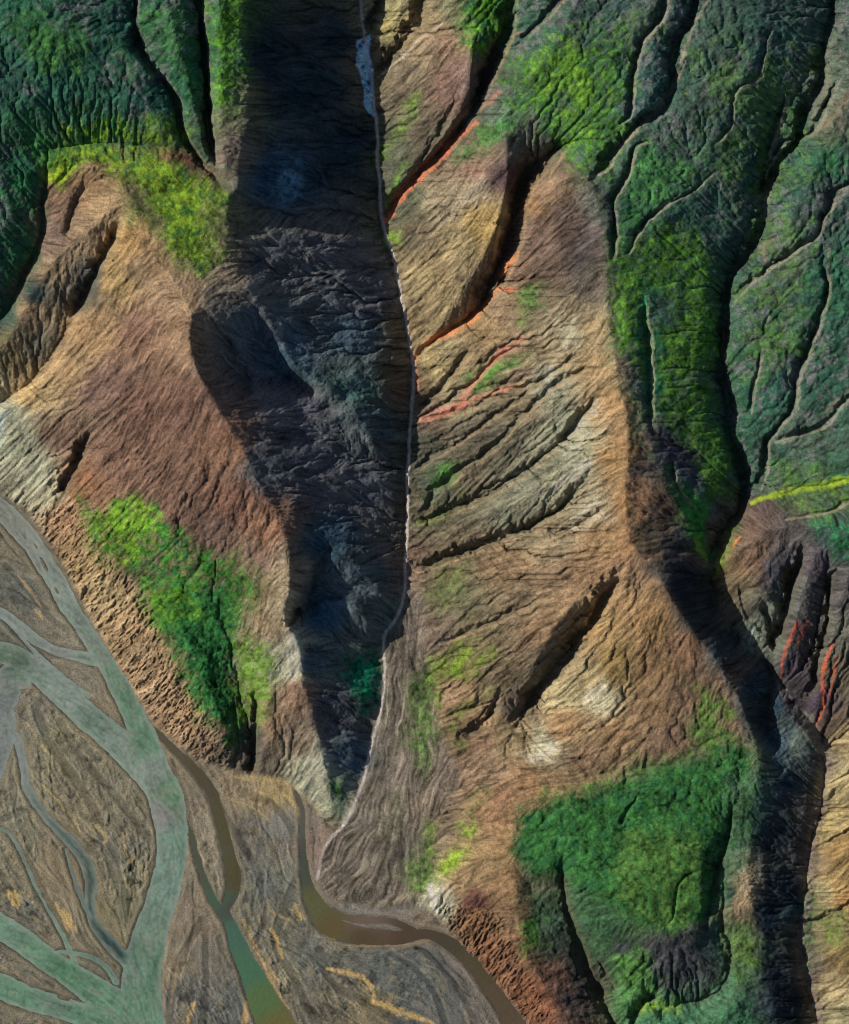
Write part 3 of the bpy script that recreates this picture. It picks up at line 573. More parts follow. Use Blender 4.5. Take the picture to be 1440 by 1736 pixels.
# ------------------------------------------------------------------ colours: what each district is made of (x, y, colour in sunlight; gorge walls and spur C have shade painted in)
COLS = """60 40 2c5a3a;20 150 3a5048;100 150 2f5840;200 60 2c4f42;250 150 2a4f44;150 215 335f3c;30 300 2b5540;20 420 2b5242;60 500 3a4644;10 520 2e4a42;
270 60 3d5a3c;300 130 33583c;320 250 4f5348;380 60 4c6a36;395 180 6b6a50;385 260 77655a;330 290 6b5048;290 275 55562f;350 370 5a7230;385 400 8a7460;390 460 84705f;
450 100 2c3a42;520 150 2a4048;470 300 305468;580 60 2a3a42;590 250 2a3c44;450 450 6a6468;560 430 6c6468;620 500 6c666c;480 600 4c5e68;600 640 5c6860;600 560 526068;430 550 565c64;640 720 566060;
500 700 6c626a;620 830 6a646a;520 800 686068;450 790 5e5a60;560 920 3c5460;540 1040 2c5064;620 980 5c6468;640 1050 606860;530 1120 4c5c62;560 1200 5a585c;590 1280 4a5a64;
110 330 7c5c4c;160 310 94704e;190 350 9a7a58;80 400 7c6058;150 400 93755a;100 450 8c7258;50 520 927458;20 600 86704e;70 590 625a50;150 480 505050;
210 410 b08450;190 470 aa8452;240 450 9a7858;290 500 96765c;150 560 a07a54;100 620 a27e58;40 670 ab8a5c;10 700 a09a84;240 560 845e50;300 560 8e6c54;180 650 7c5a50;250 700 785448;320 700 7a564a;380 760 8a604c;
100 740 7c5c4c;30 760 8a8670;60 800 9a937c;20 800 948e78;80 830 aa9c80;130 820 905e42;110 880 9e7456;200 780 785648;300 820 765446;400 850 82584a;450 880 96664c;350 900 6c5048;430 960 7c5f52;475 980 9c8268;480 1040 a08a70;
150 950 a08058;130 930 967450;190 1000 a08460;230 960 74544a;250 1060 9c7a58;280 1130 a07c5c;310 1200 9a7658;350 1260 8a6c54;390 1290 6a5a4c;440 1000 7a664e;460 1060 8a7256;500 1100 b0a690;490 1130 aaa088;500 1180 96705a;460 1230 8c6c54;510 1250 8a7460;535 1310 a09a84;555 1350 a29c84;420 1250 46444a;
700 60 967a5a;660 40 9c8c58;640 30 8c8468;640 100 6a5c48;720 100 86705a;760 80 8c6c58;700 180 746656;760 150 866458;660 250 5e5c4c;730 220 605448;700 130 7c6a58;780 130 84645a;800 30 707050;810 140 5c4c50;
680 340 5a5a4a;700 400 746450;720 450 a08660;760 350 98846a;800 320 98846a;780 400 98805c;820 380 a8864c;740 500 947c58;700 560 8c7250;850 290 5c4448;820 250 7c6454;880 230 66605a;850 200 5c6858;800 290 8c6858;
910 350 8a6648;900 400 7a5e54;940 330 8a6a54;960 400 58443e;930 470 5e4a40;980 450 463c3c;1000 340 62605a;1010 420 5a4c4c;960 360 604c48;880 460 7c5e50;850 520 8a6e56;820 560 947450;900 520 74604e;1000 490 665850;990 530 86725a;
760 600 8c7a58;730 620 a0885c;800 600 846c50;700 650 64503e;770 680 8c7c60;740 700 6a5448;720 760 565248;860 610 90705a;880 680 74624c;800 740 5e5448;860 760 625a4a;740 820 54584a;700 860 645848;780 820 6a5c4a;
920 580 8a765c;950 600 947e62;970 570 988a70;1000 560 987c5a;930 650 8e8672;1000 620 9a7a56;1040 690 98734c;1010 700 9c7c5a;960 720 8e8a74;990 740 94886c;930 780 7a7460;980 780 8a8470;1040 780 9c7448;900 820 787464;950 830 8c8268;1000 860 94826a;1060 850 9a6e44;1060 760 98704a;1055 920 9a6e48;1080 850 8a6048;
1030 920 96724e;950 910 8a745a;870 880 76705c;860 960 86684e;760 960 76624c;700 960 84685a;950 980 84664e;1000 960 8e6a4c;880 1020 7c6650;780 1010 6a6248;820 1080 74624a;730 1060 80685a;920 1080 826248;850 1140 76604a;770 1140 746042;960 1030 8e6e50;1040 960 8c684c;1090 960 8a6850;
700 1150 806a58;670 1200 84705e;720 1300 80685a;650 1350 806c5c;600 1450 786556;680 1450 786454;740 1380 826a56;700 1500 7a6656;560 1430 7a6454;
770 1180 a07a5c;820 1215 8c6c4e;800 1240 7c5c48;870 1190 6c5a4c;930 1110 6a5c50;1020 1060 a07a4c;1060 1020 9a744e;1100 1060 9a7044;1100 1130 8a6644;1040 1130 92703e;1160 1100 8a6248;1180 1180 7e5c48;1100 1200 866648;1000 1160 a88c60;960 1180 b09a72;1010 1175 c0b294;920 1270 b8a88a;870 1250 8c7454;960 1230 946f4a;1040 1240 8c6a4a;900 1320 8c6646;1000 1290 84644c;1130 1250 7a5c4a;1230 1220 7c5e4c;1250 1150 8c6a50;1200 1240 5f6440;1270 1280 6c6c50;
840 1360 94694c;820 1320 92725a;860 1390 9c7250;940 1320 846648;1000 1320 7c6444;
900 60 3c5a3a;960 140 46603c;1000 30 55604c;1060 50 55605a;1080 150 405254;1110 60 3c4c4c;1200 60 565c4c;1200 160 54584c;1150 240 52584a;1260 200 4c564c;1300 80 3c4c48;1340 200 38484a;1300 290 38464a;1400 60 54604a;1430 120 7c7460;1410 200 86745a;1430 280 4c5a4a;1360 290 3c5046;1370 360 484c48;1250 310 505c48;1230 380 445048;1180 380 46604a;1110 300 3f5e40;1000 270 50583e;1020 330 5c5c4c;1020 390 645658;1080 350 3c5a40;1340 450 6a6658;1290 480 50584a;1380 480 3a5846;1430 500 3a5046;1300 560 3c5a3e;1350 560 485a44;1430 620 34543e;1300 650 2e5a44;1270 740 3c6244;1400 650 34523e;1400 750 555c44;1350 760 6c6c5a;1310 790 505c48;1420 800 44583c;
1100 480 4c6a30;1060 550 546238;1140 520 556450;1180 600 507a30;1100 650 2c6c40;1200 700 50742e;1150 740 4a5248;1160 790 4a4248;1220 780 4c7430;1220 870 74564e;1180 850 3a7034;1080 620 74604e;1110 790 584848;1130 870 604a40;1100 900 5a4c40;1150 920 4c4448;1110 750 665044;
1260 900 6a5248;1300 860 5c4848;1350 880 50484a;1400 860 44504a;1430 830 50603a;1240 960 84644a;1280 950 7c5c48;1240 1000 6c5c44;1310 960 54505a;1330 1000 505250;1420 920 3a4c48;1380 960 584a54;1260 1040 6a5a4c;1290 1050 727468;1270 1080 7a8070;1320 1100 585a54;1380 1000 5c5654;1340 1120 463c48;1350 1080 54484e;1410 1000 50484a;1430 1080 5c5850;1420 1150 605448;1380 1180 46384a;1360 1180 40363e;1400 1230 5c4840;
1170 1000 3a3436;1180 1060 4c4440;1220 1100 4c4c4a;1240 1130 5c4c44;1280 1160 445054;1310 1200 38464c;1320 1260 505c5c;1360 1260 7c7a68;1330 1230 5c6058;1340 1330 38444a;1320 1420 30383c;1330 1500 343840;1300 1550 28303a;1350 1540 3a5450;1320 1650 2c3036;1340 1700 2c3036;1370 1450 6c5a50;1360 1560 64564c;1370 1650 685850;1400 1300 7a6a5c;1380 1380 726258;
1430 1260 947c58;1420 1320 a08a60;1410 1400 a88e5c;1430 1440 94703f;1420 1500 9a7848;1430 1530 a0743e;1420 1560 8a7850;1420 1580 746248;1430 1620 86683f;1420 1680 9c8660;1430 1730 8c8060;1395 1520 a08c64;
900 1430 2c6438;960 1400 2e6a3c;1040 1380 2a5c46;1120 1350 2a5c40;1180 1340 2a5c40;1120 1440 4a6e38;1080 1500 4a6c34;1150 1520 4a6c38;1000 1480 3a6838;1220 1360 34603c;1210 1480 3a5e40;1250 1400 4a6a4c;1265 1330 5a6c54;1010 1550 3a5a3c;1120 1620 483e46;1170 1620 4c4048;1180 1580 443e40;1060 1620 3c5236;1080 1680 4c7a40;1080 1640 4a6c38;1200 1600 2e4c40;1240 1520 3c5a44;1260 1530 94785c;1270 1500 9a8064;1250 1600 5a6c3c;1260 1660 4c6448;1280 1700 3c4448;1200 1700 4c6e4c;1150 1736 3a6048;1250 1736 3c6c44;980 1650 3e3a38;940 1600 3a4038;960 1700 463c3c;920 1560 3c5440;
850 1440 94704a;820 1470 96744e;860 1500 98704c;880 1560 7c5c44;780 1500 a48058;735 1525 b4a890;800 1560 7c5438;840 1620 7a5038;880 1600 7a563e;800 1530 643a34;900 1680 7c4c34;930 1710 7c4a34;880 1720 84543a;950 1660 6a4a40;900 1500 5c5c44;920 1540 44583c"""
PLAINC = """60 950 6c6450;100 980 6c6450;40 1000 5c5c50;100 1060 706a58;150 1160 706a58;170 1200 726852;40 1100 5c5c50;60 1210 6c6656;100 1250 6e6850;150 1290 6a6450;60 1340 76705a;20 1400 6c6854;110 1330 6c644e;150 1380 746a52;200 1350 6a6450;90 1480 746850;120 1500 746850;40 1470 68624e;200 1440 605c4c;230 1520 6a6650;60 1550 5c5a4c;120 1580 6c6450;170 1650 5c5a4a;180 1560 70684e;300 1250 7c7058;330 1350 6c6250;360 1420 7c725c;330 1560 746854;350 1620 625c4e;320 1680 5c5a50;390 1700 58584e;300 1640 7c7058;420 1330 7c6e54;460 1340 8c7a54;430 1420 5c584c;470 1400 6c685c;450 1500 5c5c50;480 1560 605c4c;420 1580 64604e;480 1480 6a6858;490 1650 6a644e;520 1640 5a5a50;460 1620 6a6452;540 1450 786858;600 1560 6c685c;660 1555 6c6458;640 1640 54564e;700 1660 50524a;760 1680 54544c;600 1620 5c5a4e;700 1720 50524c;560 1690 5c5646;620 1720 6a6048;820 1700 5c564a;740 1640 55554c;740 1570 706252;800 1610 74655a;860 1700 706456"""
def parse(s):
    out = []
    for t in s.replace('\n', '').split(';'):
        if not t.strip(): continue
        a, b, c = t.split(); out.append((float(a), float(b))+hexlin(c))
    return out
def hexlin(c):
    v = [int(c[i:i+2], 16)/255 for i in (0, 2, 4)]
    return tuple(((q+.055)/1.055)**2.4 if q > .04045 else q/12.92 for q in v)
def colfield(s, wob, soft=8):
    f = field(parse(s), x3[::2, ::2], y3[::2, ::2], 4.0, soft)
    return bil(f, (gxf*STEP+WX*wob)/6, (gyf*STEP+WY*wob)/6)
log('colours')
C = colfield(COLS, 2.2); CP = colfield(PLAINC, 2.5)
fine = 1.35*fbm(X, Y, 4.2, 3, 201, .7); mid = fbm(X, Y, 24, 4, 211); big = fbm(X, Y, 80, 3, 221)
C = C*(1+.17*np.clip(LA, -2, 2)+.17*np.clip(LB, -2, 2)+.30*fine+.30*mid)[..., None]
C = C*(1+big[..., None]*np.array([.10, .06, .0], np.float32))
lum = C.mean(-1, keepdims=True); C = lum+(C-lum)*.80
C = C*(1-.09*np.clip(BRH-1, -1, 3)*ss(.2, 1, KF))[..., None]
# canyon walls lay bare paler rock
C = C*(1-.4*CUT[..., None])+np.array(hexlin('6e6656'), np.float32)*.4*CUT[..., None]
# dark greens lean to teal
gr = ss(.0, .25, (C[..., 1]-C[..., 0])/(C.mean(-1)+1e-4)); C = C*(1+gr[..., None]*np.array([-.06, -.02, .08], np.float32))
CP = 1.36*CP*np.array([.95, .97, 1.03], np.float32)*(1+.06*np.clip(LP1, -2, 2)+.07*np.clip(LP2, -2, 2)+.12*fine+.28*PF*(.3+rough)+.10*np.clip(BRP-1, -1, 3))[..., None]
CP = CP*(1+.16*dry*WV-.26*dry+.10*BAR*rough-.55*ss(-.12,-.5,PF)*rough+.12*np.exp(-((FD+4)/2.5)**2)-.28*TRD+.30*TRP)[..., None]
yl = ss(.15, .55, LPB*.25+fbm(X, Y, 22, 5, 241, .65))*.42*rough*(1-dry)
CP = CP*(1-yl[..., None])+np.array(hexlin('a08c62'), np.float32)*yl[..., None]
def over(C, w, col): return C*(1-w[..., None])+np.asarray(col, np.float32)*w[..., None]
VEG = np.zeros((NY, NX), np.float32)
def patch(poly, col, soft=24, amp=26, dens=1.0, speck=None, veg=1, seed=300, cut=0.0):
    """plants or stones growing inside a traced outline, with a ragged edge"""
    global C, VEG
    p = np.array(poly); m = 30
    i0 = max(0, int((p[:, 1].min()-m+MRG)/STEP)); i1 = min(NY, int((p[:, 1].max()+m+MRG)/STEP)+2)
    j0 = max(0, int((p[:, 0].min()-m+MRG)/STEP)); j1 = min(NX, int((p[:, 0].max()+m+MRG)/STEP)+2)
    sl = (slice(i0, i1), slice(j0, j1)); x = X[sl]; y = Y[sl]
    d = polymask(poly, x+WX[sl], y+WY[sl])
    n = fbm(x, y, 22, 6, seed, .72); w = ss(-soft*.6, soft*.6, d*.8+1.35*amp*(n-cut))*dens
    if veg: w = w*(.35+.65*ss(-.32, .12, fbm(x, y, 9, 4, seed+51, .7)+.010*d*(amp < 20)))
    c = np.ones(x.shape+(3,), np.float32)*np.array(hexlin(col), np.float32)
    n2 = fbm(x, y, 7, 3, seed+9, .6); n3 = fbm(x, y, 34, 3, seed+19)
    if veg: c = c*np.array([.92, .82, .95], np.float32)
    c = c*np.clip(1+1.2*n2+.6*n3+.25*fine[sl], .15, 2.2)[..., None]
    if speck:
        k = ss(.0, .35, fbm(x, y, 9, 4, seed+29, .65)); c = c*(1-k[..., None])+np.array(hexlin(speck), np.float32)*k[..., None]
    C[sl] = C[sl]*(1-w[..., None])+c*w[..., None]
    if veg: VEG[sl] = np.maximum(VEG[sl], w)
P = patch
C = C*np.array([.95, 1.0, .86], np.float32)
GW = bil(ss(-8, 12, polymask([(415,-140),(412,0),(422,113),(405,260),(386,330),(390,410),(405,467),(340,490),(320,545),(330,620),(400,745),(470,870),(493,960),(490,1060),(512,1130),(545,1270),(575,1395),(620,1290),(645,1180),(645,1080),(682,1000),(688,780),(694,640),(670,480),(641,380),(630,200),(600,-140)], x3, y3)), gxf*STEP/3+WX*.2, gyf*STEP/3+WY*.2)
C = C*(1-GW[..., None]*(1-np.array([.76, .82, .92], np.float32)))  # gorge wall rock darkened and blued: shade painted into its colour
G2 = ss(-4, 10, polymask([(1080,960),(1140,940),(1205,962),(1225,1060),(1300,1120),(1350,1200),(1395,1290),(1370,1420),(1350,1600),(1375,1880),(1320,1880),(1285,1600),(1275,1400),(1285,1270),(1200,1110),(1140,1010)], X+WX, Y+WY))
C = C*(1-G2[..., None]*(1-np.array([.55, .68, .85], np.float32)))  # shadowed east gorge tinted likewise, shade put into the colour
P([(-140,-140),(415,-140),(410,60),(415,110),(350,200),(385,310),(300,252),(110,245),(80,290),(60,430),(0,560),(-140,600)],'2c5c3c',amp=40,veg=0,dens=.45,seed=392)
P([(880,-140),(1600,-140),(1600,800),(1275,850),(1200,900),(1110,790),(1045,600),(1030,400),(1000,300),(900,200),(850,150)],'33583e',amp=40,veg=0,dens=.5,seed=393)
P([(880,-140),(1600,-140),(1600,800),(1275,850),(1200,900),(1110,790),(1045,600),(1030,400),(1000,300),(900,200),(850,150)],'5c7a2c',amp=90,veg=0,dens=.4,seed=394,cut=1.6)
# grey gravel freckles on the green plateaux
NEP = bil(ss(-10, 25, np.maximum(polymask([(880,-140),(1600,-140),(1600,800),(1275,850),(1200,900),(1110,790),(1045,600),(1030,400),(1000,300),(900,200),(850,150)], x3, y3), polymask([(-140,-140),(400,-140),(390,200),(300,240),(100,240),(0,560),(-140,560)], x3, y3)-10)), gxf*STEP/3, gyf*STEP/3)
fr = ss(.02, .34, fbm(X, Y, 13, 5, 231, .7)+.45*fbm(X, Y, 120, 2, 233)-.08)*NEP*.75
C = C*(1-fr[..., None])+(np.array(hexlin('6c6a60'), np.float32)*(1+.5*fine)[..., None])*fr[..., None]
# west
P([(30,30),(120,40),(150,80),(130,120),(50,110)],'47782f',amp=34,dens=.8,seed=301)
P([(170,55),(240,90),(250,130),(190,110)],'3a6a34',amp=34,dens=.6,seed=302)
P([(0,170),(90,190),(85,260),(0,260)],'2f6a34',amp=34,dens=.6,seed=303)
P([(10,280),(60,290),(60,430),(20,470),(0,430)],'2f6a38',amp=30,dens=.7,seed=304)
P([(118,190),(200,200),(320,200),(330,240),(300,252),(230,246),(160,243),(110,245)],'6f9a1e',amp=30,dens=.85,seed=305,speck='2f6440')
P([(240,20),(310,10),(330,100),(345,210),(300,150),(260,80)],'3f7a38',amp=26,dens=.75,seed=306)
P([(350,0),(412,0),(405,60),(420,120),(400,180),(370,220),(360,120),(370,60)],'5c9624',amp=26,dens=.85,seed=307)
P([(105,252),(150,238),(200,252),(290,264),(350,300),(388,330),(372,375),(385,430),(340,468),(300,450),(280,410),(250,385),(218,372),(218,330),(180,290),(150,275),(120,290),(98,310),(85,288)],'6a8c26',amp=13,seed=308,speck='3c6430')
P([(78,270),(120,255),(125,290),(100,312),(80,305)],'8aa822',amp=16,seed=309)
P([(215,290),(245,330),(275,380),(265,390),(230,345),(210,320)],'564c40',amp=8,veg=0,dens=.8,seed=310)
P([(275,252),(310,256),(345,285),(330,290),(300,272),(278,264)],'7c5444',amp=6,veg=0,dens=.8,seed=410)
P([(50,235),(110,225),(120,262),(95,290),(70,300),(55,270)],'3c7834',amp=30,veg=0,dens=.6,seed=411)
P([(345,350),(385,345),(388,410),(365,440),(345,400)],'7c7650',amp=24,veg=0,dens=.5,seed=311)
P([(138,835),(148,890),(180,945),(215,958),(245,1000),(250,1050),(290,1080),(300,1120),(320,1180),(350,1225),(396,1262),(402,1180),(388,1110),(398,1040),(430,985),(395,945),(330,935),(305,895),(270,885),(240,845),(200,850),(175,885)],'3f7a28',amp=24,seed=312,speck='2a5e36')
P([(285,985),(350,990),(400,1010),(404,1250),(340,1200),(300,1110),(255,1055)],'2c6630',amp=14,seed=413,dens=1)
P([(150,870),(185,860),(230,850),(260,880),(240,940),(215,950),(180,930)],'6a9a24',amp=26,dens=.8,seed=313)
P([(245,1010),(290,1000),(330,1000),(340,1040),(290,1070),(252,1045)],'5c9024',amp=24,dens=.8,seed=314)
P([(395,1075),(460,1095),(470,1160),(440,1230),(430,1190),(402,1235),(398,1150)],'5c8826',amp=16,seed=315,dens=.85)
P([(395,940),(430,950),(440,1010),(400,1060),(385,1040)],'4a7a2c',amp=24,dens=.6,seed=316)
P([(585,1115),(640,1100),(648,1185),(625,1215),(600,1180),(580,1150)],'1c7a50',amp=12,seed=317)
P([(555,1325),(590,1320),(585,1370),(572,1385)],'3c6a34',amp=10,seed=318)
P([(500,620),(560,640),(640,650),(640,690),(590,680),(540,655)],'3c6658',amp=16,dens=.6,seed=319)
# middle
P([(785,-30),(875,-30),(862,40),(825,90),(800,100),(783,60)],'4f8428',amp=14,seed=330,speck='2f5a38')
P([(665,235),(700,165),(712,160),(690,210),(660,260),(640,285),(645,250)],'5c8428',amp=9,dens=.9,seed=331)
P([(660,340),(690,280),(680,310),(660,345)],'5c9424',amp=6,seed=332)
P([(770,270),(800,230),(850,200),(890,210),(830,250),(790,270)],'3f7c34',amp=14,dens=.85,seed=333)
P([(655,395),(675,395),(675,412),(660,412)],'7ab420',amp=6,seed=334)
P([(850,150),(878,100),(960,60),(1060,40),(1072,120),(1062,200),(1032,290),(985,280),(935,240),(880,190)],'4c7e28',amp=38,dens=.9,seed=335,speck='3c5e3c')
P([(905,90),(960,60),(1010,80),(1030,170),(1000,240),(960,190),(910,150)],'629028',amp=46,dens=.8,seed=336,cut=.15)
P([(880,490),(915,485),(915,520),(885,545)],'4c7430',amp=14,dens=.8,seed=337)
P([(790,640),(850,610),(895,600),(850,640),(800,665)],'3f7c2c',amp=8,dens=.9,seed=338)
P([(735,800),(770,780),(760,820),(725,840)],'4c8430',amp=12,dens=.8,seed=339)
P([(700,880),(760,855),(790,830),(760,880),(710,900)],'5a6c38',amp=14,dens=.7,seed=340)
P([(740,960),(800,960),(790,1000),(740,1040),(725,1010)],'5c7038',amp=18,dens=.6,seed=341)
P([(690,1160),(735,1120),(742,1180),(738,1250),(718,1312),(692,1270)],'5c8a28',amp=15,seed=342)
P([(725,1120),(790,1090),(832,1105),(820,1135),(760,1150),(742,1175)],'6c9028',amp=22,dens=.8,seed=343,cut=.08)
P([(780,1200),(840,1165),(810,1200),(760,1250),(790,1265),(750,1260)],'5a7a2c',amp=14,dens=.7,seed=344)
P([(676,1470),(712,1440),(722,1395),(736,1400),(734,1480),(724,1512),(692,1512)],'5a8626',amp=7,seed=345)
P([(742,1475),(775,1438),(790,1445),(770,1475),(745,1490)],'84b02a',amp=6,seed=346)
P([(782,1400),(805,1400),(802,1425),(784,1422)],'78a428',amp=8,seed=347)
P([(640,1340),(690,1330),(690,1420),(650,1460)],'5c6c3c',amp=30,dens=.6,seed=348,cut=.15)
P([(785,1370),(830,1340),(810,1385)],'4c7430',amp=12,dens=.8,seed=349)
P([(1180,1160),(1240,1200),(1260,1290),(1190,1300),(1175,1230)],'4f7a2c',amp=30,dens=.75,seed=350)
P([(900,1345),(1000,1320),(1100,1290),(1180,1290),(1180,1320),(1050,1345),(950,1360)],'4c7430',amp=26,dens=.7,seed=351)
# east
P([(1045,430),(1120,380),(1182,400),(1216,450),(1214,600),(1202,700),(1250,790),(1242,842),(1205,850),(1172,790),(1120,720),(1090,640),(1038,560),(1040,480)],'54842a',amp=22,seed=360,speck='46702c')
P([(1090,480),(1115,500),(1125,600),(1120,720),(1095,660),(1085,560)],'1f6a44',amp=20,dens=.85,seed=361)
P([(1105,505),(1145,490),(1140,550),(1110,545)],'4c5e58',amp=16,veg=0,dens=.7,seed=362)
P([(1110,725),(1150,720),(1190,800),(1195,850),(1160,820),(1125,770)],'483f48',amp=16,veg=0,dens=.9,seed=363)
P([(1135,790),(1160,830),(1200,840),(1200,930),(1185,930),(1160,880)],'3c8434',amp=16,seed=364)
P([(1085,240),(1150,250),(1185,300),(1110,350),(1060,340)],'47803a',amp=34,dens=.8,seed=365)
P([(1060,300),(1100,380),(1060,440),(1040,400)],'3c7434',amp=26,dens=.7,seed=366)
P([(1200,200),(1260,230),(1250,300),(1190,290)],'4c7434',amp=40,dens=.6,seed=367,cut=.1)
P([(1265,560),(1340,540),(1350,600),(1280,640)],'4c7c30',amp=34,dens=.7,seed=368)
P([(1380,240),(1440,230),(1440,300),(1390,290)],'2f7a3c',amp=34,dens=.6,seed=369)
P([(1370,470),(1440,430),(1440,520),(1380,540)],'2f6c3c',amp=34,dens=.6,seed=370)
P([(1390,890),(1440,880),(1440,950),(1400,930)],'2c7c40',amp=24,dens=.8,seed=371)
P([(1310,790),(1400,790),(1440,840),(1400,870),(1330,860)],'56802c',amp=26,dens=.6,seed=372)
P([(1215,940),(1240,900),(1232,960),(1212,980)],'5c8428',amp=10,seed=373)
P([(1050,20),(1110,10),(1130,60),(1060,60)],'4c7030',amp=40,dens=.5,seed=374)
P([(880,1370),(952,1348),(1050,1325),(1130,1300),(1200,1290),(1240,1250),(1285,1285),(1278,1400),(1232,1440),(1205,1560),(1150,1588),(1050,1560),(980,1500),(960,1480),(905,1490),(868,1450)],'34682e',amp=12,seed=375,speck='2c5c36')
P([(1060,1420),(1120,1400),(1190,1420),(1195,1470),(1180,1570),(1100,1580),(1030,1520),(1050,1470)],'4c7230',amp=22,dens=.9,seed=376)
P([(1015,1592),(1100,1604),(1196,1578),(1202,1640),(1182,1697),(1122,1690),(1085,1640)],'3c3e3e',amp=24,veg=0,dens=.8,seed=412)  # dark scarp face, its shade painted into the rock colour
P([(1230,1310),(1280,1310),(1262,1480),(1235,1500)],'4a6a48',amp=14,dens=.8,seed=377)
P([(970,1520),(1030,1540),(1060,1590),(1010,1620),(975,1580)],'3c6438',amp=20,dens=.8,seed=378)
P([(1040,1620),(1100,1610),(1110,1690),(1060,1700)],'4f8038',amp=16,dens=.9,seed=379)
P([(1070,1712),(1200,1695),(1240,1640),(1290,1736),(1290,1870),(1070,1870)],'3f7048',amp=20,dens=.8,seed=380)
P([(1080,1708),(1150,1700),(1150,1715),(1080,1716)],'84a828',amp=6,seed=381)
P([(885,1550),(925,1560),(915,1610),(890,1610)],'4c7a30',amp=16,seed=382)
P([(1365,1520),(1380,1520),(1378,1640),(1362,1640)],'4c7440',amp=12,dens=.8,seed=383)
P([(1385,1545),(1440,1550),(1440,1630),(1390,1620)],'5c7430',amp=34,dens=.6,seed=384,cut=.12)
P([(1240,1590),(1270,1570),(1280,1640),(1250,1660)],'5c8430',amp=20,dens=.7,seed=385)
def streak(pts, wd, col, dens=1.0, rag=.9, seed=400, plain_=False, veg=0):
    """thin band of stain, sand, moss or painted bank light following a rill"""
    global C, CP, VEG
    p = smooth_line(pts)+(np.array([4, 3]) if col[0] in 'bcad' and col[2:4] < '80' and not plain_ else 0)
    sl, d, _, arc = linedist(p, wd*2+10, X+WX*(.12 if plain_ else .45)+WX2*.3, Y+WY*(.12 if plain_ else .45)+WY2*.3)
    w = wd*(.45+.55*np.sin(np.pi*np.clip(arc*.9+.1, 0, 1)))
    n = fbm(X[sl], Y[sl], 7, 4, seed+int(pts[0][0]) % 97, .65)
    k = ss(1.25, .2, d/w+(1.3 if not plain_ else 2.2)*rag*n)*dens*(.85 if not plain_ else .8)*(1 if plain_ else .6+.4*ss(-.3, .3, fbm(X[sl], Y[sl], 14, 3, seed+5)))
    k = np.clip(k, 0, 1)
    T = CP if plain_ else C
    T[sl] = T[sl]*(1-k[..., None])+np.array(hexlin(col), np.float32)*k[..., None]
    if veg: VEG[sl] = np.maximum(VEG[sl], k)
S = streak
S([(648,374),(668,345),(690,315),(740,265),(775,228),(803,205)],9,'c8704c'); S([(815,180),(830,165),(845,150)],5,'b87a68',.7)
S([(697,612),(712,595),(735,575),(790,550),(825,515),(845,490)],8,'d88a54',1,.3); S([(845,490),(870,488)],6,'cc7450'); S([(845,470),(860,450),(880,428)],7,'d8854c')
S([(700,606),(700,630),(708,668)],3,'b07458',.8)
S([(714,714),(745,695),(775,690),(800,655),(835,612),(862,590),(885,570)],7,'c4806c',1); S([(850,580),(835,610),(825,615)],4,'a45c4c')
S([(720,712),(770,690),(820,665),(860,655),(892,645)],6,'b8745c',1)
S([(1352,1048),(1340,1075),(1325,1110),(1320,1145)],4,'b05434',.9); S([(1365,1050),(1350,1090)],5,'a85034',.8); S([(1407,1088),(1400,1110),(1390,1150),(1392,1190),(1378,1228)],4,'bc5c3c'); S([(1415,1110),(1408,1150),(1400,1180)],4,'a45038',.8)
S([(1240,920),(1250,908)],5,'c87a48'); S([(860,60),(880,50)],3,'b07860',.6)
# pale clay and ash
S([(935,625),(930,650),(938,668)],7,'a8a898',.7); S([(975,540),(962,575),(950,600)],9,'b0a88c',.7); S([(1015,680),(990,715),(955,750)],10,'a0a090',.8); S([(1000,735),(975,755),(960,770)],9,'aaa893',.8)
S([(1000,785),(975,800),(935,835),(925,850)],11,'a8a290',.8); S([(1020,870),(990,895),(960,895)],7,'c0b8a0',.7); S([(1010,850),(985,870),(970,880)],5,'b8b09a',.7)
S([(1025,1165),(1000,1178),(985,1190)],12,'d0c4a6',.9); S([(945,1265),(920,1280),(905,1290)],9,'c8bca4',.9); S([(830,300),(800,330),(770,360),(745,380)],14,'a89c88',.35)
S([(498,1075),(500,1110),(495,1150)],13,'b4ae98',.8); S([(530,1290),(545,1330),(555,1360)],11,'b0a890',.8); S([(5,700),(0,720),(-5,760)],10,'b4c4b8',.8)
S([(50,780),(30,820)],6,'b0ab98',.7); S([(75,810),(60,850)],6,'b4ae98',.7); S([(1010,575),(1000,620)],8,'a89070',.5)
S([(1280,1060),(1272,1090),(1275,1105)],7,'98a090',.8); S([(1345,1200),(1375,1225),(1390,1250)],10,'888474',.7); S([(730,1500),(735,1530),(740,1545)],8,'ccc4b4',.9); S([(745,1530),(760,1500)],5,'c0a88c',.8)
S([(470,540),(478,570),(482,592)],6,'8c8c84',.8); S([(425,480),(440,515),(462,560)],12,'6c6c68',.7); S([(600,725),(620,745),(635,775)],7,'7c8478',.8); S([(515,610),(520,640),(545,650)],6,'7c9490',.7)
S([(1060,-20),(1055,0)],5,'888')if 0 else None
S([(1200,0),(1170,60),(1150,130),(1110,190),(1060,240),(1030,290),(985,300)],5,'a09074',.8); S([(1436,20),(1410,80),(1400,150),(1375,210)],8,'7c7860',.8); S([(1440,150),(1420,190),(1395,215)],9,'8c7458',.7)
S([(1310,300),(1300,340),(1290,380)],6,'8a8468',.7); S([(1440,320),(1390,380),(1370,410),(1320,450),(1280,470)],4,'8c8a70',.7); S([(1300,450),(1290,420),(1310,395)],6,'a07868',.5)
S([(1440,660),(1410,690),(1400,710)],6,'8c7a5c',.6); S([(1315,748),(1345,745)],7,'8a8468',.7); S([(1228,560),(1232,620)],4,'84685c',.7)
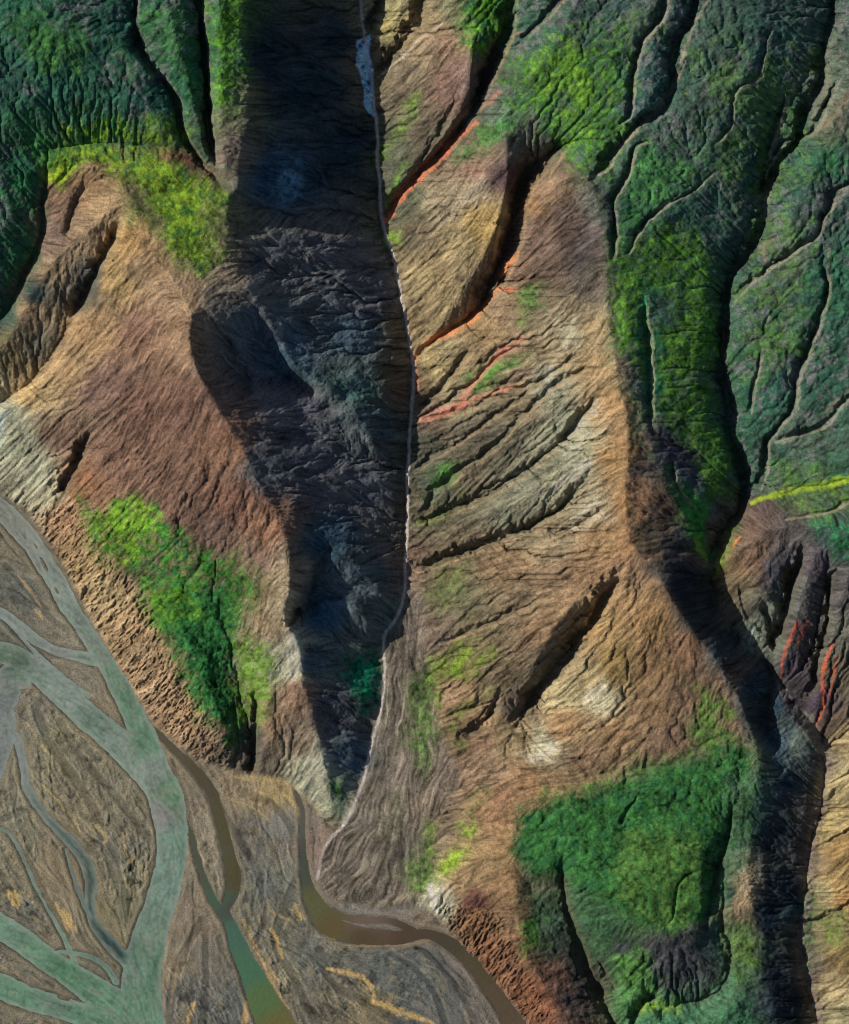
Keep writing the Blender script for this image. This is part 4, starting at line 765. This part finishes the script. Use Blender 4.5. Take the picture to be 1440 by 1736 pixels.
S([(1276,852),(1330,836),(1400,822),(1450,812),(1560,790)],8,'96ac28',1,.4,veg=1); S([(1415,810),(1445,808)],5,'8cac28'); S([(1180,905),(1190,935),(1202,948)],7,'84b42c',1,veg=1); S([(1205,948),(1212,935)],5,'2c9a5c',1,veg=1)
S([(1440,1000),(1420,1010)],4,'988')if 0 else None
S([(250,1010),(300,1010)],3,'6aa028',.5)
P([(607,68),(628,62),(632,150),(634,195),(624,190),(617,165),(606,110)],'9cccf4',amp=3,soft=3,veg=0,seed=390)
P([(470,290),(500,280),(505,330),(480,340)],'5f8ca0',amp=14,veg=0,seed=391,dens=.7)
FN = bil(ss(-6, 14, polymask([(690,985),(725,1010),(722,1100),(740,1180),(760,1260),(790,1330),(725,1400),(735,1490),(700,1518),(640,1536),(560,1526),(528,1490),(548,1430),(582,1395),(608,1340),(626,1270),(642,1200),(650,1140),(648,1080),(672,1045)], x3, y3)), gxf*STEP/3, gyf*STEP/3)
fl = C.mean(-1, keepdims=True); C = C*(1-FN[..., None]*.45)+fl*np.array([1.10, .98, .80], np.float32)*FN[..., None]*.45
C = C*(1+FN*(.30*ss(.6, 1.3, LB)-.22*ss(-.3, -1.1, LB)-.06))[..., None]
# boulders and washed stones in the stream beds
for l, wd in [(LINES[0], 3.2)]:
    p = smooth_line([q[:2] for q in l]); sl, d, _, _ = linedist(p+np.array([6, 0]), 16, X+WX*.5, Y+WY*.5)
    n = fbm(X[sl], Y[sl], 4, 2, 501); k = ss(wd*1.25, wd*.4, d+1.5*n)*(.65+.35*ss(-.1, .2, n))
    C[sl] = C[sl]*(1-k[..., None])+np.array(hexlin('c0b4a8'), np.float32)*k[..., None]
pg = smooth_line([(1325,1165),(1352,1215),(1392,1275),(1400,1345),(1380,1420),(1372,1500),(1362,1580),(1376,1660),(1390,1736),(1400,1880)])
sl, d, _, _ = linedist(pg, 20, X+WX, Y+WY); n = fbm(X[sl], Y[sl], 5, 3, 505); k = ss(10, 5, d)*ss(-.3, .4, n)*.7
C[sl] = C[sl]*(1-k[..., None])+np.array(hexlin('84746c'), np.float32)*k[..., None]
for pts, w_, d_ in CARVES:                            # pale rock edge with sunlight painted in, along the lit bank of the canyons
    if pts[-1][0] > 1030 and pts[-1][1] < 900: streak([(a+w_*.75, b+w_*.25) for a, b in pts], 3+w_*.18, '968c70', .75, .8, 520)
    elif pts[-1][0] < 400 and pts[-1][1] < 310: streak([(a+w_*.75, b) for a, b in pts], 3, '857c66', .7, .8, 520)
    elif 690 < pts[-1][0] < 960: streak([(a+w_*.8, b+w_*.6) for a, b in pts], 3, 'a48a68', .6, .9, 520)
S([(748,38),(720,60),(690,90),(660,115),(640,130)],4,'b8aa94',.9); S([(640,70),(655,45),(668,30)],5,'a8905c',.8)
vv = NEP[..., None]*(1-.75*VEG[..., None]); C = C*(1-vv+vv*np.array([.88, .94, 1.10], np.float32))
# sand bars
def B(pts, w, col='c4a468', dn=.95): streak(pts, w, col, dn, .35, 600, True)
B([(555,1643),(590,1650),(620,1662),(632,1680),(634,1698)],6); B([(634,1698),(670,1712),(710,1726),(735,1736)],8); B([(525,1500),(535,1520),(560,1540)],5); B([(540,1565),(555,1585),(568,1592)],4)
B([(320,1736),(325,1710),(330,1700)],6); B([(415,1736),(418,1700)],6); B([(108,1545),(120,1565),(130,1580)],8); B([(95,1530),(108,1560),(116,1580)],4); B([(14,1510),(22,1530),(30,1540)],5); B([(25,1510),(32,1535)],5)
B([(460,1575),(475,1600)],5); B([(440,1622),(460,1650),(480,1670)],4,'b89a68'); B([(460,1545),(490,1560)],4,'a89468',.8); B([(470,1600),(480,1625)],4,'b89a60'); B([(500,1530),(512,1560)],3,'b8985c')
B([(60,1035),(72,1050)],4,'bfa070'); B([(40,985),(58,1010),(70,1030)],4,'a8906c',.7); B([(30,975),(50,1000)],3,'b09a78',.8); B([(70,1330),(95,1355),(110,1375)],3,'b09860',.9); B([(125,1385),(135,1410)],4,'b4a070',.9); B([(165,1400),(180,1420),(176,1430)],6,'b8a478',.9); B([(208,1410),(212,1440),(216,1455)],3,'b8a070')
B([(45,1225),(70,1265),(100,1290)],3,'b09c70',.7); B([(150,1250),(180,1275)],4,'94886a',.6); B([(395,1316),(440,1322),(480,1325),(520,1350),(545,1380)],6,'b09868',.85); B([(380,1350),(430,1370),(460,1395)],3,'a89468',.8)
B([(480,1345),(505,1370),(510,1400)],4,'c0a468',.7); B([(165,1580),(145,1570)],4,'a08858',.6); B([(300,1650),(290,1700)],4,'a89068',.7); B([(520,1560),(490,1540)],4,'a0905c',.7); B([(740,1592),(700,1600),(600,1604),(560,1596)],3,'a0865c',.8)
B([(120,1172),(170,1180)],3,'948c74',.7); B([(410,1560),(440,1620),(470,1680),(490,1710)],4,'b8985c',.8); B([(400,1620),(420,1680),(430,1736)],4,'a8885c',.6)
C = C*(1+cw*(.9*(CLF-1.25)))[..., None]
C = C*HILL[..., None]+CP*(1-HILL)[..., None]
# wet margins beside the water
wet = ss(-10, -1, FW+4*PF)*(1-HILL); C = C*(1-.25*wet)[..., None]
pale = np.exp(-((FW+8+5*PF)/4)**2)*(1-HILL)*.3; C = C*(1-pale[..., None])+np.array(hexlin('94886c'), np.float32)*pale[..., None]
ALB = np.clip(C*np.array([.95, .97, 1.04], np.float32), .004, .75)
# ------------------------------------------------------------------ meshes
def unproject(x, y, z):                               # traced photo pixel -> metres on the ground at height z
    k = (CAM_H-z)/CAM_H; return (x-720)*k, (868-y)*k, z
PX, PY, PZ = unproject(X, Y, h)
V = np.stack([PX, PY, PZ], -1).reshape(-1, 3).astype(np.float32)
def normals(P):
    a = np.gradient(P, axis=1); b = np.gradient(P, axis=0); n = np.cross(b, a); n /= np.linalg.norm(n, axis=-1, keepdims=True)+1e-12
    return np.where(n[..., 2:] < 0, -n, n)
NRM = normals(V.reshape(NY, NX, 3)).reshape(-1, 3).astype(np.float32)
ii = np.arange(NY*NX).reshape(NY, NX)
Q = np.stack([ii[:-1, :-1], ii[1:, :-1], ii[1:, 1:], ii[:-1, 1:]], -1)      # counter-clockwise seen from above
def sheet(name, mask, verts, nrm, col, mat, label, cat, kind, quads=None):
    q = (Q if quads is None else quads)[mask]
    if not len(q): return None
    used, inv = np.unique(q, return_inverse=True); q = inv.reshape(-1, 4).astype(np.int32)
    me = bpy.data.meshes.new(name); me.vertices.add(len(used)); me.vertices.foreach_set('co', verts[used].ravel())
    me.loops.add(q.size); me.loops.foreach_set('vertex_index', q.ravel())
    me.polygons.add(len(q)); me.polygons.foreach_set('loop_start', np.arange(0, q.size, 4, dtype=np.int32))
    me.polygons.foreach_set('use_smooth', np.ones(len(q), bool))
    me.update(calc_edges=True)
    ca = me.color_attributes.new('Col', 'FLOAT_COLOR', 'POINT')
    c4 = np.ones((len(used), 4), np.float32); c4[:, :3] = col[used]; ca.data.foreach_set('color', c4.ravel())
    if nrm is not None: me.normals_split_custom_set_from_vertices(nrm[used])
    me.materials.append(mat); o = bpy.data.objects.new(name, me); sc.collection.objects.link(o)
    o['label'] = label; o['category'] = cat; o['kind'] = kind
    return o
def ground_mat():
    m = bpy.data.materials.new('rock_and_moss'); m.use_nodes = True; n = m.node_tree; b = n.nodes['Principled BSDF']
    at = n.nodes.new('ShaderNodeAttribute'); at.attribute_name = 'Col'
    tc = n.nodes.new('ShaderNodeNewGeometry')
    n1 = n.nodes.new('ShaderNodeTexNoise'); n1.inputs['Scale'].default_value = .42; n1.inputs['Detail'].default_value = 4; n1.inputs['Roughness'].default_value = .7
    n.links.new(tc.outputs['Position'], n1.inputs['Vector'])
    mr = n.nodes.new('ShaderNodeMapRange'); mr.inputs[1].default_value = .3; mr.inputs[2].default_value = .7; mr.inputs[3].default_value = .55; mr.inputs[4].default_value = 1.45
    n.links.new(n1.outputs['Fac'], mr.inputs[0])
    mx = n.nodes.new('ShaderNodeVectorMath'); mx.operation = 'SCALE'
    n.links.new(at.outputs['Color'], mx.inputs[0]); n.links.new(mr.outputs[0], mx.inputs['Scale'])
    n.links.new(mx.outputs[0], b.inputs['Base Color'])
    bp = n.nodes.new('ShaderNodeBump'); bp.inputs['Strength'].default_value = .8; bp.inputs['Distance'].default_value = 1.4
    n.links.new(n1.outputs['Fac'], bp.inputs['Height']); n.links.new(bp.outputs[0], b.inputs['Normal'])
    b.inputs['Roughness'].default_value = .95; b.inputs['Specular IOR Level'].default_value = .1
    return m
def water_mat():
    m = bpy.data.materials.new('silty_water'); m.use_nodes = True; n = m.node_tree; b = n.nodes['Principled BSDF']
    at = n.nodes.new('ShaderNodeAttribute'); at.attribute_name = 'Col'
    tc = n.nodes.new('ShaderNodeNewGeometry')
    n1 = n.nodes.new('ShaderNodeTexNoise'); n1.inputs['Scale'].default_value = .45; n1.inputs['Detail'].default_value = 4
    n.links.new(tc.outputs['Position'], n1.inputs['Vector'])
    bp = n.nodes.new('ShaderNodeBump'); bp.inputs['Strength'].default_value = .25; bp.inputs['Distance'].default_value = .6
    n.links.new(n1.outputs['Fac'], bp.inputs['Height']); n.links.new(bp.outputs[0], b.inputs['Normal'])
    n.links.new(at.outputs['Color'], b.inputs['Base Color'])
    b.inputs['Roughness'].default_value = .42; b.inputs['Specular IOR Level'].default_value = .35
    return m
GM, WM = ground_mat(), water_mat()
cx = (X[:-1, :-1]+STEP/2); cy = (Y[:-1, :-1]+STEP/2)
def cell(a): return (a[:-1, :-1]+a[1:, :-1]+a[1:, 1:]+a[:-1, 1:])/4
# districts
gl = np.array(sorted([(p[1], p[0]) for p in smooth_line([q[:2] for q in LINES[0]])]+[(1490, 530), (2000, 530)]))
xg = np.interp(cy, gl[:, 0], gl[:, 1]); west = cx < xg
EG = smooth_line([(1415,-140),(1410,0),(1395,80),(1330,200),(1290,330),(1235,470),(1222,600),(1236,700),(1262,790),(1255,860),(1222,910),(1205,962),(1212,1020),(1242,1075),(1288,1120),(1326,1165),(1352,1215),(1392,1275),(1398,1345),(1378,1420),(1366,1500),(1356,1580),(1370,1660),(1385,1736),(1400,1880)])
xe = np.interp(cy, EG[:, 1], EG[:, 0]); east = cx > xe
pl = cell(PM) > 0
vg = cell(VEG) > .5
cb = np.full((NY, NX), 99., np.float32); s_, d_, _, _ = linedist(smooth_line([(q[0]+6, q[1]) for q in LINES[0]][:-2]), 14, X+WX*.5, Y+WY*.5); cb[s_] = d_
creek = (cell(cb) < 4.0) & ~pl
snow = (cell(polymask([(607,68),(628,62),(632,150),(634,195),(624,190),(617,165),(606,110)], X+WX*.4, Y+WY*.4)) > 0)
gorge2 = np.full((NY, NX), 99., np.float32); s_, d_, _, _ = linedist(pg, 20, X+WX, Y+WY); gorge2[s_] = d_
creek2 = (cell(gorge2) < 7.0)
fan = cell(polymask([(690,985),(725,1010),(722,1100),(740,1180),(742,1260),(735,1330),(725,1400),(735,1490),(700,1518),(640,1536),(560,1526),(528,1490),(548,1430),(582,1395),(608,1340),(626,1270),(642,1200),(650,1140),(648,1080),(672,1045)], X+WX*.5, Y+WY*.5)) > 0
A_ = ALB.reshape(-1, 3)
done = np.zeros(pl.shape, bool)
def make(name, mask, label, cat, kind='structure', mat=None):
    global done
    m = mask & ~done; done |= m; return sheet(name, m, V, NRM, A_, mat or GM, label, cat, kind)
make('snow', snow & ~pl, 'blue-grey snow tongue lying in the shaded gorge at the top', 'snow', 'stuff')
make('creek', creek, 'thin pale stony creek bed at the bottom of the central gorge', 'creek')
make('creek', creek2, 'braided stony bed in the shadowed gorge on the lower right', 'creek')
make('river_plain', pl, 'grey-brown gravel river plain with yellow sand bars', 'river plain')
make('moss', vg & west & (cy < 500), 'yellow-green moss on the north-west dome and cliffs', 'moss', 'stuff')
make('moss', vg & west, 'bright green moss down the foot of the western brown hill', 'moss', 'stuff')
make('moss', vg & ~east & (cy < 1000) & (cx > 1030), 'bright green moss band west of the black winding canyon', 'moss', 'stuff')
make('moss', vg & ~east & (cy < 600), 'green moss at the top between the gullies', 'moss', 'stuff')
make('moss', vg & east, 'green and lime moss on the eastern plateau', 'moss', 'stuff')
make('moss', vg & (cx > 860), 'dark green moss covering the southern plateau', 'moss', 'stuff')
make('moss', vg, 'light green moss patches on the gravel fan', 'moss', 'stuff')
make('gravel_fan', fan, 'brown gravel fan with braided dry channels at the gorge mouth', 'gravel fan')
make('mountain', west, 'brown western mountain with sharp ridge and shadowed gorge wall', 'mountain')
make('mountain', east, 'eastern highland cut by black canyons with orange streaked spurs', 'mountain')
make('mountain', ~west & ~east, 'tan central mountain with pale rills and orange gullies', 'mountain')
log('terrain meshes')
# water
def water(name, F, level, cfun, label, cat):
    m = cell(F) > -2.5
    rip = (1-2*np.abs(fbm(X+WX, (Y+WY)*1.6, 4.6, 2, 700)))*.22*ss(1, 10, F)
    z = np.full((NY, NX), level, np.float32)+rip
    x_, y_, z_ = unproject(X, Y, z); v = np.stack([x_, y_, z_], -1)
    return sheet(name, m & ~taken, v.reshape(-1, 3).astype(np.float32), None, (cfun()*np.array([.76, .66, .69], np.float32)).reshape(-1, 3).astype(np.float32), WM, label, cat, 'structure'), m
taken = np.zeros(pl.shape, bool)
WATC = parse("""20 880 8c9a8c;60 940 8a9a8e;100 1000 8ea496;140 1050 86a090;160 1110 7f9c8a;190 1150 74987e;215 1200 6a9478;245 1260 6a9678;20 1050 869a90;90 1100 8a9a92;20 1120 62806a;60 1150 7f9c8a;100 1180 8aa494;150 1230 7a9a86;200 1270 84a090;250 1310 8aa494;290 1350 6c9474;270 1380 8a948c;300 1430 7aa08a;280 1500 80a490;260 1580 7a9c86;240 1640 78a088;270 1640 5a8c6a;240 1700 6a987a;10 1580 74a084;60 1620 6c9c7c;110 1650 5c906c;160 1690 6a9a7a;20 1680 6c9c7c;90 1710 6a947a;0 1200 80908a;10 1270 80908a;-10 1160 84968c;100 1410 5c7468;145 1480 54685a;155 1540 566e60;190 1600 344c48""")
def cw1():
    f = field(WATC, x3[::2, ::2], y3[::2, ::2], 4.0, 8); c = bil(f, (gxf*STEP+WX)/6, (gyf*STEP+WY)/6)
    n = fbm(X, Y, 4.2, 2, 711); n2 = np.clip(LP1, -2, 2)
    sh = ss(9, 0, F_R)[..., None]; so = (ss(.2, 1.6, LPB+1.2*PF)*.38)[..., None]
    c = c*(1-so)+np.array(hexlin('8e9484'), np.float32)*so; dk = (ss(.2, 1.6, -LPB)*.22)[..., None]; c = c*(1-dk)
    c = c*(1+.24*n+.12*fine+.05*n2+.22*mid+.04*np.clip(LP2, -2, 2))[..., None]; return c*(1-.35*sh)+np.array(hexlin('a3bdb0'), np.float32)*.35*sh
def cw2():
    f = field(parse("300 1275 5c5c48;340 1320 565440;375 1400 56583c;395 1490 565638;385 1540 4c584c;395 1580 4a7460;420 1640 4c7a5c;445 1700 5a7a4c;470 1736 6c7040;340 1460 54604c;370 1530 4a6a54"), x3[::2, ::2], y3[::2, ::2], 4.0, 8)
    return bil(f, gxf*STEP/6, gyf*STEP/6)*(1+.08*fine)[..., None]
def cw3():
    f = field(parse("512 1380 5c6458;516 1470 4c5848;535 1540 606844;560 1570 64603c;620 1588 585038;700 1588 544a38;760 1600 4c4c38;800 1640 56523a;850 1710 5c5440;880 1740 605844;620 1560 74685a"), x3[::2, ::2], y3[::2, ::2], 4.0, 8)
    return bil(f, gxf*STEP/6, gyf*STEP/6)*(1+.08*fine)[..., None]
_, m = water('river', F_R, 1.0, cw1, 'wide grey-green silty river winding across the gravel plain', 'river'); taken |= m
_, m = water('river_channel', F_C, 1.0, cw2, 'narrow side channel turning teal toward the bottom edge', 'river channel'); taken |= m
_, m = water('stream', F_S, 1.0, cw3, 'olive-brown stream curving below the brown knob', 'stream')
# surrounding land beyond the frame, out to the horizon
def ring():
    k = 190; e = 1.03**np.arange(1, k+1); e = np.cumsum(e); e = e/e[-1]*9000
    def axis(lo, hi):
        mid = np.linspace(lo, hi, 240); return np.r_[lo-e[::-1], mid, hi+e]
    ax = axis(-MRG, 1440+MRG); ay = axis(-MRG, 1736+MRG); gx, gy = np.meshgrid(ax, ay)
    gx = gx.astype(np.float32); gy = gy.astype(np.float32); ny, nx = gx.shape
    cxx = np.clip(gx, -MRG, 1440+MRG); cyy = np.clip(gy, -MRG, 1736+MRG)
    def fold(a, lo, hi): q_ = np.mod(a-lo, 2*(hi-lo)); return lo+np.where(q_ > hi-lo, 2*(hi-lo)-q_, q_)
    mx_, my_ = fold(gx, -MRG, 1440+MRG), fold(gy, -MRG, 1736+MRG)
    eh = bil(h, (mx_+MRG)/STEP, (my_+MRG)/STEP); ec = bil(ALB, (mx_+MRG)/STEP, (my_+MRG)/STEP)
    d = np.hypot(gx-cxx, gy-cyy); t = ss(150, 1500, d)
    rg = 1-np.abs(fbm(gx, gy, 900, 6, 801)); rg = rg**2*320-60
    rg = rg*ss(-1500, 900, (gx-400)*.8-(gy-1300))
    z = eh*(1-t)+np.maximum(rg, 2)*t
    c = ec*(1-t[..., None])+(np.array(hexlin('5c5a48'))*(1+.4*fbm(gx, gy, 300, 4, 811))[..., None])*t[..., None]
    px, py, pz = unproject(gx, gy, z)
    hole = (gx > -MRG+1) & (gx < 1440+MRG-1) & (gy > -MRG+1) & (gy < 1736+MRG-1)
    i = np.arange(ny*nx).reshape(ny, nx); q = np.stack([i[:-1, :-1], i[1:, :-1], i[1:, 1:], i[:-1, 1:]], -1)
    qm = ~(hole[:-1, :-1] | hole[1:, :-1] | hole[1:, 1:] | hole[:-1, 1:])
    qm &= ~((cx_(gx) > -MRG) & (cx_(gx) < 1440+MRG) & (cx_(gy) > -MRG) & (cx_(gy) < 1736+MRG))
    sheet('terrain', qm, np.stack([px, py, pz], -1).reshape(-1, 3).astype(np.float32), None, c.reshape(-1, 3).astype(np.float32), GM, 'highland and plain stretching beyond the valley', 'terrain', 'structure', q)
def cx_(a): return (a[:-1, :-1]+a[1:, :-1]+a[1:, 1:]+a[:-1, 1:])/4
ring()
log('done')
